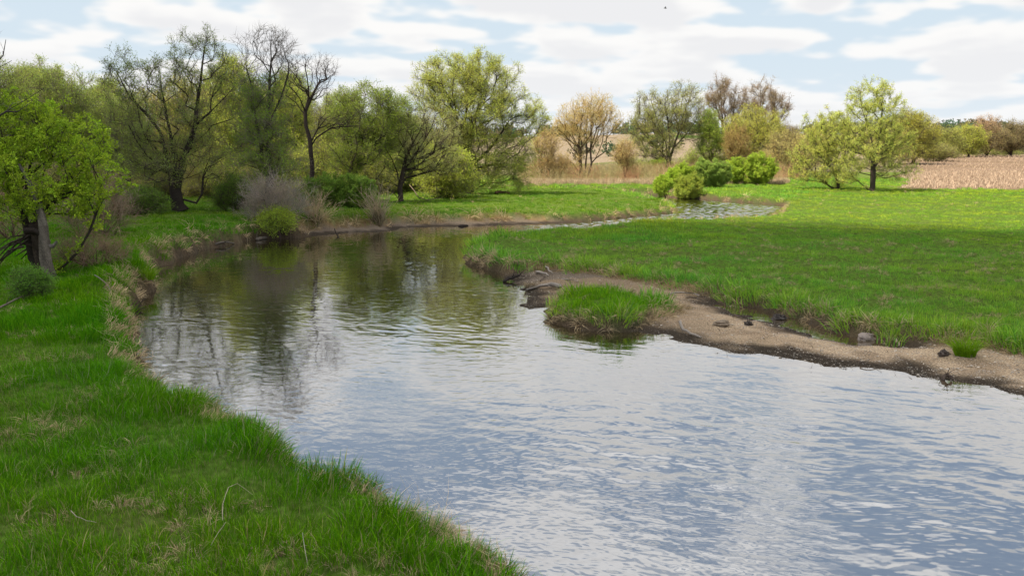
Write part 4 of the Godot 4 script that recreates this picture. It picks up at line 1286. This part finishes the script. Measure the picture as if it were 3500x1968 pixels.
	var tint := PackedColorArray()
	for k in 900:
		var d := rnd(560.0, 700.0) if k % 3 else rnd(285.0, 340.0)
		var az := rnd(-0.2, 0.62)
		if k % 3 == 0 and az < 0.36 and rng.randf() < 0.93:
			continue
		if k % 3 and noise_a.get_noise_2d(az * 14.0, 2.0) < -0.35:
			continue
		var p := Vector3(az * d, 0, -d)
		p.y = terrain(p.x, p.z)
		var tall := rnd(3.0, 6.5)
		for j in 16:
			var q := ball()
			where.append(along(ball(), rnd(0, TAU), rnd(1.6, 3.0), p + Vector3(q.x * tall * 0.8, tall * 0.75 + q.y * tall * 0.7, q.z * tall * 0.8)))
			var l := rnd(0.7, 1.2)
			tint.append(Color(l * (1.0 + 0.4 * sin(k * 1.7)), l, l * 1.2))
	var o := copies("ridge_wood", sprig("far", Color(0.15, 0.18, 0.085), Color(0.16, 0.13, 0.10)), M.leaf, where, tint, self)
	tag(o, "distant line of trees along the ridge and behind the field", "distant trees")

func make_brush() -> void:          # knee to head high canes, tan and reddish, between the river and the far trees
	rng.seed = 950
	var where := []
	var tint := PackedColorArray()
	for k in 5200:
		var d := rnd(112.0, 150.0)
		var px := rnd(1770.0, 2760.0)
		var p := at_range(px, 510.0, d)
		if px > 2690.0 and d < 125.0:
			continue
		var red := smoothstep(0.1, 0.5, noise_a.get_noise_2d(p.x * 0.22, p.z * 0.12))
		p.y = terrain(p.x, p.z) - 0.05
		where.append(along(Vector3(rnd(-0.2, 0.2), 1, rnd(-0.2, 0.2)), rnd(0, TAU), rnd(0.7, 1.45) * (0.7 if d < 118.0 else 1.0), p))
		var l := rnd(0.75, 1.2)
		tint.append(Color(l * (1.0 + 0.1 * red), l * (1.0 - 0.25 * red), l * (1.0 - 0.15 * red)))
	var o := copies("tan_brush", sprig("cane", Color(0.34, 0.35, 0.10), Color(0.46, 0.37, 0.20)), M.leaf, where, tint, self)
	tag(o, "tan and reddish leafless brush in front of the far trees", "brush")
	# straw at its foot
	rng.seed = 951
	var straw := tuft(16, 0.35, 0.8, 0.03, 0.4, [Color(0.46, 0.36, 0.23), Color(0.36, 0.27, 0.17)], 952)
	where = []
	tint = PackedColorArray()
	for k in 1500:
		var d := rnd(109.0, 117.0)
		var p := at_range(rnd(1790.0, 2700.0), 510.0, d)
		p.y = terrain(p.x, p.z)
		where.append(along(Vector3(rnd(-0.3, 0.3), 1, rnd(-0.3, 0.3)), rnd(0, TAU), rnd(0.6, 1.1), p))
		var l := rnd(0.75, 1.15)
		tint.append(Color(l, l, l))
	tag(copies("straw_fringe", straw, M.blade, where, tint, self), "pale straw fringe along the foot of the tan brush", "dead grass")

func make_litter() -> void:
	rng.seed = 800
	var bone := Color(0.34, 0.29, 0.24)
	var brown := Color(0.17, 0.13, 0.10)
	var black := Color(0.045, 0.037, 0.032)
	# the broken trunk that the bright tree grows around
	var foot := on_land(158, 950)
	var o := thing("broken_trunk", "pale grey barkless broken trunk standing at the left bank", "tree trunk", foot)
	var up := func(px: float, py: float) -> Vector3: return at_range(px, py, -foot.z) - foot
	var w := Wood.new()
	w.path([up.call(166, 968), up.call(160, 930), up.call(154, 880), up.call(150, 820), up.call(143, 770)], 0.20, 0.15, Color(0.34, 0.285, 0.23), 0.15)
	w.path([up.call(174, 972), up.call(163, 948), up.call(156, 905)], 0.27, 0.16, Color(0.32, 0.265, 0.21), 0.2)
	w.path([up.call(143, 772), up.call(140, 740), up.call(133, 715), up.call(131, 690)], 0.145, 0.09, Color(0.46, 0.39, 0.32), 0.14)
	w.cap([up.call(133, 715), up.call(131, 690)], 0.12, Color(0.12, 0.10, 0.085))
	part("trunk", build(w.v, w.c, w.i, w.n), M.bark, o)
	w = Wood.new()
	w.path([up.call(132, 700), up.call(112, 655), up.call(90, 610), up.call(62, 560)], 0.10, 0.045, Color(0.4, 0.35, 0.3), 0.05)
	part("dead_bough", build(w.v, w.c, w.i, w.n), M.bark, o)
	w = Wood.new()
	w.path([up.call(150, 838), up.call(180, 842), up.call(192, 825)], 0.09, 0.04, Color(0.4, 0.35, 0.3), 0.05)
	part("broken_stub", build(w.v, w.c, w.i, w.n), M.bark, o)
	w = Wood.new()
	w.path([up.call(118, 925) + Vector3(0, 0, -0.5), up.call(110, 860) + Vector3(0, 0, -0.5), up.call(98, 800) + Vector3(0, 0, -0.4), up.call(90, 765) + Vector3(0, 0, -0.3)], 0.23, 0.14, Color(0.15, 0.115, 0.09), 0.14)
	part("dark_trunk", build(w.v, w.c, w.i, w.n), M.bark, o)
	w = Wood.new()
	w.path([up.call(85, 788), up.call(115, 786), up.call(140, 800)], 0.13, 0.10, Color(0.10, 0.08, 0.065), 0.08)
	part("fallen_bough", build(w.v, w.c, w.i, w.n), M.bark, o)
	# fallen boughs left of it
	for k in 9:
		var a := Vector2(rnd(80, 105), rnd(800, 860))
		var b := Vector2(rnd(-60, 20), rnd(850, 930))
		var b2 := Wood.new()
		var p0: Vector3 = up.call(a.x, a.y) + Vector3(0, 0, rnd(-0.9, 0.5))
		var p2: Vector3 = up.call(b.x, b.y) + Vector3(0, 0, rnd(-1.2, 1.0))
		b2.path([p0, p0.lerp(p2, 0.5) + Vector3(rnd(-0.1, 0.1), rnd(0.0, 0.3), 0), p2], rnd(0.03, 0.06), 0.012, Color(0.13, 0.10, 0.08) * rnd(0.7, 1.3))
		single("fallen_bough", build(b2.v, b2.c, b2.i, b2.n), M.bark, foot, "brown dead bough hanging to the ground left of the broken trunk", "branch", "dead boughs left of the broken trunk")
	lying("dead_branch", "pale dead branch lying in the grass at the left edge", "branch", [[-60, 1095, 0.1], [20, 1060, 0.16], [90, 1030, 0.2], [150, 1005, 0.22]], 0.035, 0.012, Color(0.2, 0.165, 0.13), [[1, 0.25, 0.3, 0.1, 0.012], [2, -0.2, 0.35, 0.0, 0.01]])
	lying("grey_stick", "pale bent stick lying on the bank between the trunk and the water", "stick", [[325, 978, 0.35], [350, 990, 0.3], [372, 1003, 0.2], [380, 1018, 0.05]], 0.022, 0.016, bone)
	lying("brown_stick", "thin brown stick on the left bank above the grassy tuft", "stick", [[350, 958, 0.15], [375, 954, 0.2], [402, 964, 0.1]], 0.03, 0.015, brown, [[0, 0.15, 0.25, 0.0, 0.012]])
	lying("drowned_branch", "broken brown branch jutting from the left bank into the water", "branch", [[405, 1078, 0.12], [430, 1070, 0.12], [452, 1072, 0.1]], 0.06, 0.035, Color(0.14, 0.10, 0.07))
	lying("twiggy_branch", "dark twiggy branch standing in the water by the left bank", "branch", [[460, 1064, 0.03], [476, 1056, 0.15], [500, 1046, 0.3]], 0.03, 0.01, black, [[1, 0.3, 0.22, 0.0, 0.012], [0, 0.35, 0.1, 0.1, 0.012], [1, 0.1, 0.3, 0.1, 0.01]])
	lying("grey_branch", "grey branch along the waterline under the far left bank", "branch", [[735, 838, 0.06], [765, 836, 0.14], [800, 835, 0.05]], 0.055, 0.03, Color(0.13, 0.11, 0.09), [[1, 0.5, 0.15, 0.1, 0.03]])
	lying("flat_log", "pale flat log end resting at the water near the grey bush", "log", [[876, 823, 0.08], [895, 820, 0.1], [909, 818, 0.1]], 0.10, 0.08, Color(0.15, 0.125, 0.10), [[0, 0.1, 0.55, 0.0, 0.03]])
	lying("snag_stick", "black forked stick poking out of the water off the mud spit", "stick", [[1157, 815, 0.0], [1150, 808, 0.15], [1143, 801, 0.35]], 0.05, 0.03, black, [[1, 0.2, 0.1, 0.0, 0.03]])
	lying("sunken_log", "low black log lying in the shallows of the mud spit", "log", [[1568, 775, 0.03], [1583, 774, 0.06], [1598, 773, 0.04]], 0.1, 0.06, black)
	lying("fallen_limb", "dead limb hanging into the grass under the forked willow", "branch", [[1400, 668, 1.0], [1430, 690, 0.4], [1460, 694, 0.25], [1515, 686, 0.3]], 0.05, 0.02, brown, [[1, 0.6, -0.3, 0.2, 0.02], [2, 0.5, 0.4, 0.0, 0.02]])
	lying("fallen_log", "reddish fallen log in the grass below the great willow", "log", [[1695, 663, 0.12], [1715, 662, 0.15], [1740, 664, 0.1]], 0.14, 0.1, Color(0.20, 0.12, 0.07))
	lying("hanging_limb", "white dead limb bent like a hook among the leaves of the bare topped tree", "branch", [[880, 700, 4.6], [880, 700, 5.6], [870, 700, 5.9], [846, 700, 5.5]], 0.05, 0.025, Color(0.5, 0.47, 0.43))
	lying("white_limb", "white dead twigs dangling in front of the grey leafless bush", "branch", [[913, 735, 3.1], [916, 735, 2.2], [922, 735, 1.6]], 0.035, 0.02, Color(0.42, 0.39, 0.36), [[0, 0.6, -0.5, 0.0, 0.02], [1, 0.7, -0.3, 0.1, 0.015]])
	# driftwood on the bar
	lying("driftwood_log", "forked pale driftwood log lying at the left end of the island", "log", [[1800, 994, 0.05], [1835, 988, 0.08], [1860, 986, 0.12], [1885, 984, 0.14], [1914, 990, 0.12]], 0.03, 0.09, bone, [[2, 0.5, -0.05, 0.25, 0.03], [1, -0.3, 0.02, 0.1, 0.015]])
	lying("driftwood_branch", "thick pale driftwood branch high on the silt left of the island", "branch", [[1835, 934, 0.06], [1855, 940, 0.08], [1874, 946, 0.05]], 0.07, 0.035, bone)
	lying("driftwood_stick", "short pale driftwood stick standing out of the meadow edge", "branch", [[1865, 928, 0.2], [1876, 936, 0.12], [1890, 940, 0.06]], 0.05, 0.02, bone, [[1, 0.4, 0.1, 0.1, 0.02]])
	lying("thin_stick", "thin grey stick lying aslant on the silt near the driftwood log", "stick", [[1846, 962, 0.03], [1856, 956, 0.06], [1866, 950, 0.04]], 0.03, 0.015, brown)
	lying("long_stick", "long thin stick lying on the silt behind the island", "stick", [[1920, 957, 0.03], [1945, 960, 0.06], [1975, 964, 0.03]], 0.03, 0.015, bone)
	lying("black_root", "black rotten root at the waterline by the silt", "root", [[1722, 966, 0.05], [1750, 962, 0.12], [1775, 954, 0.14]], 0.07, 0.04, black, [[1, 0.1, 0.22, 0.0, 0.03], [1, -0.2, 0.12, 0.1, 0.02], [2, 0.15, 0.2, 0.1, 0.02]])
	lying("bent_branch", "pale bent branch sliding from the sand bar into the water", "branch", [[2324, 1118, 0.16], [2335, 1136, 0.08], [2362, 1148, 0.06], [2394, 1156, 0.03]], 0.05, 0.03, bone)
	lying("channel_stick", "long grey stick lying along the head of the side channel", "stick", [[2285, 1013, 0.06], [2320, 1009, 0.1], [2360, 1011, 0.1], [2390, 1016, 0.05]], 0.03, 0.02, bone, [[1, 0.35, 0.0, 0.2, 0.015], [2, 0.5, 0.05, 0.3, 0.015]])
	lying("channel_branch", "second branched grey stick in front of the first in the side channel", "stick", [[2345, 1022, 0.05], [2375, 1028, 0.1], [2408, 1035, 0.05]], 0.025, 0.015, brown, [[1, 0.3, 0.08, 0.1, 0.012], [1, -0.25, 0.1, 0.1, 0.012]])
	lying("bar_stick", "flat brown stick lying on the pale top of the sand bar", "stick", [[2505, 1083, 0.03], [2525, 1088, 0.05], [2540, 1092, 0.03]], 0.035, 0.02, brown)
	lying("sand_twig", "forked dry twig at the water edge of the sand bar", "twig", [[2942, 1242, 0.03], [2965, 1244, 0.06], [2998, 1248, 0.02]], 0.018, 0.010, Color(0.2, 0.16, 0.12), [[1, 0.2, 0.05, -0.15, 0.008], [2, 0.1, 0.08, 0.1, 0.007]])
	lying("wood_chip", "pale splintered piece of wood at the end of the side channel", "wood", [[3058, 1168, 0.06], [3066, 1176, 0.05], [3074, 1183, 0.02]], 0.04, 0.03, Color(0.42, 0.34, 0.25))
	lying("root_mass", "brown twiggy root mass at the water edge of the sand bar", "root", [[3222, 1302, 0.02], [3238, 1296, 0.1], [3254, 1300, 0.03]], 0.06, 0.03, Color(0.12, 0.09, 0.07), [[1, 0.02, 0.18, 0.05, 0.014], [1, 0.15, 0.12, 0.0, 0.012], [1, -0.12, 0.1, 0.08, 0.012], [2, 0.12, 0.06, 0.05, 0.01], [0, -0.1, 0.08, 0.05, 0.01]])
	lying("bent_straw", "dead pale stalk bent into an arch in the near grass", "stalk", [[762, 1826, 0.18], [765, 1800, 0.30], [785, 1770, 0.40], [815, 1756, 0.40], [865, 1768, 0.30]], 0.007, 0.004, Color(0.45, 0.39, 0.26))
	lying("white_straw", "dead white stalk lying in the grass at bottom left", "stalk", [[245, 1806, 0.22], [265, 1835, 0.25], [298, 1846, 0.24], [332, 1846, 0.22]], 0.007, 0.004, Color(0.5, 0.44, 0.32))
	lying("upright_straw", "short pale stalk standing in the grass near the bottom edge", "stalk", [[1052, 1955, 0.08], [1042, 1930, 0.2], [1036, 1908, 0.3]], 0.006, 0.005, Color(0.5, 0.44, 0.32))
	lying("leaning_straw", "pale stalk leaning out of the grass left of the upright one", "stalk", [[722, 1906, 0.15], [750, 1888, 0.25], [775, 1873, 0.32]], 0.005, 0.004, Color(0.45, 0.38, 0.25))
	# stones and clods
	var rock := on_land(2963, 1163)
	single("rock", lump(5, Vector3(0.22, 0.13, 0.16), 0.5), flat(Color(0.25, 0.2, 0.165), 0.85), rock + Vector3(0, 0.06, 0), "rounded brown rock at the end of the side channel", "rock")
	single("clod", lump(9, Vector3(0.11, 0.075, 0.08), 0.9), flat(Color(0.05, 0.038, 0.03), 0.95), on_land(2558, 1114) + Vector3(0, 0.06, 0), "black clod of earth alone on top of the sand bar", "clod")
	single("clod", lump(12, Vector3(0.12, 0.085, 0.09), 0.9), flat(Color(0.07, 0.052, 0.04), 0.95), on_land(3226, 1219) + Vector3(0, 0.07, 0), "dark clod of earth left of the lone grass tussock", "clod")
	single("clod", lump(15, Vector3(0.2, 0.12, 0.14), 0.9), flat(Color(0.06, 0.048, 0.04), 0.95), on_land(2660, 1093) + Vector3(0, 0.05, 0), "dark clod of earth in the side channel", "clod")
	single("clod", lump(18, Vector3(0.22, 0.09, 0.15), 0.6), flat(Color(0.2, 0.15, 0.1), 0.95), on_land(2468, 1112) + Vector3(0, 0.05, 0), "crumbling brown clod at the right end of the grassy island", "clod")
	# tussocks that stand by themselves
	var greens := [Color(0.16, 0.30, 0.012), Color(0.12, 0.25, 0.012), Color(0.2, 0.33, 0.016)]
	var mats := [[3300, 1218, 1.0, "lone bushy grass tussock on the sand bar at the right", 420], [503, 955, 1.0, "bright green grass tussock at the waterline of the left bank", 300], [2205, 1085, 0.6, "straw coloured tussock on the front of the island", 200], [1810, 985, 0.7, "brown matted tussock on the silt behind the driftwood log", 220], [1770, 905, 0.7, "pale dead tussock in the meadow edge at the grassy point", 180]]
	for k in mats.size():
		var t: Array = mats[k]
		var live: bool = k < 2
		var mesh := tuft(t[4], 0.22 * t[2], 0.62 * t[2], 0.012, 0.8, greens if live else [Color(0.36, 0.28, 0.17), Color(0.25, 0.19, 0.12), Color(0.19, 0.15, 0.09)], 850 + k, 0.1 if live else 0.4)
		single("grass_tussock", mesh, M.blade, on_land(t[0], t[1]), t[3], "tussock")
	# dry stalks along the near edge of the left bank
	rng.seed = 870
	var where := []
	var tint := PackedColorArray()
	var stalk := tuft(10, 0.10, 0.62, 0.008, 0.9, [Color(0.66, 0.53, 0.36), Color(0.52, 0.41, 0.27)], 871, 0.25)
	for k in 260:
		var f := rng.randf()
		var p := ground_at(lerpf(1290.0, 1900.0, f) + rnd(-40, 25), lerpf(1640.0, 1960.0, f) + rnd(-20, 40), 0.5)
		p.y = terrain(p.x, p.z)
		if p.y < 0.1:
			continue
		where.append(along(Vector3(0.9 + rnd(-0.5, 0.4), 1.0, rnd(-0.7, 0.5)), rnd(0, TAU), rnd(0.5, 1.1), p))
		var l := rnd(0.8, 1.2)
		tint.append(Color(l, l, l))
	tag(copies("dry_stalks", stalk, M.blade, where, tint, self), "dry pale stalks leaning over the water along the near bank", "dead grass")
	# dead stems and scraps washed up on the bars
	rng.seed = 880
	where = []
	tint = PackedColorArray()
	var scrap := tuft(5, 0.16, 0.30, 0.010, 1.3, [Color(0.20, 0.145, 0.10), Color(0.12, 0.09, 0.065), Color(0.32, 0.25, 0.16)], 881, 0.75)
	for k in 4200:
		var p := on_land(rnd(1700.0, 3520.0), rnd(925.0, 1380.0))
		var s := shore(p.x, p.z)
		if p.z < -42.0 or s.y > 0.1 or s.x < 0.05 or noise_b.get_noise_2d(p.x * 0.9 + 3.0, p.z * 0.9) < rnd(-0.1, 0.5) or rng.randf() > (1.0 - smoothstep(3.0, 8.0, p.x)) + 0.25:
			continue
		where.append(along(Vector3(rnd(-1, 1), 0.5, rnd(-1, 1)), rnd(0, TAU), rnd(0.35, 1.0), p))
		var l := rnd(0.7, 1.2)
		tint.append(Color(l, l, l))
	tag(copies("washed_up_scraps", scrap, M.blade, where, tint, self), "brown dead stems and scraps washed up on the bar", "debris")
	# a bird far up
	var bird := thing("bird", "small dark bird gliding high above the river bend", "bird", at_range(2275, 28, 95.0))
	part("body", lump(31, Vector3(0.16, 0.04, 0.045), 0.1), flat(Color(0.03, 0.03, 0.03), 0.8), bird)
	for s in [-1.0, 1.0]:
		var bw := Wood.new()
		bw.path([Vector3(0.03, 0.02, 0.02 * s), Vector3(0.0, 0.12, 0.18 * s), Vector3(-0.10, 0.10, 0.36 * s)], 0.045, 0.012, Color(0.03, 0.03, 0.03))
		part("wing", build(bw.v, bw.c, bw.i, bw.n), M.bark, bird)
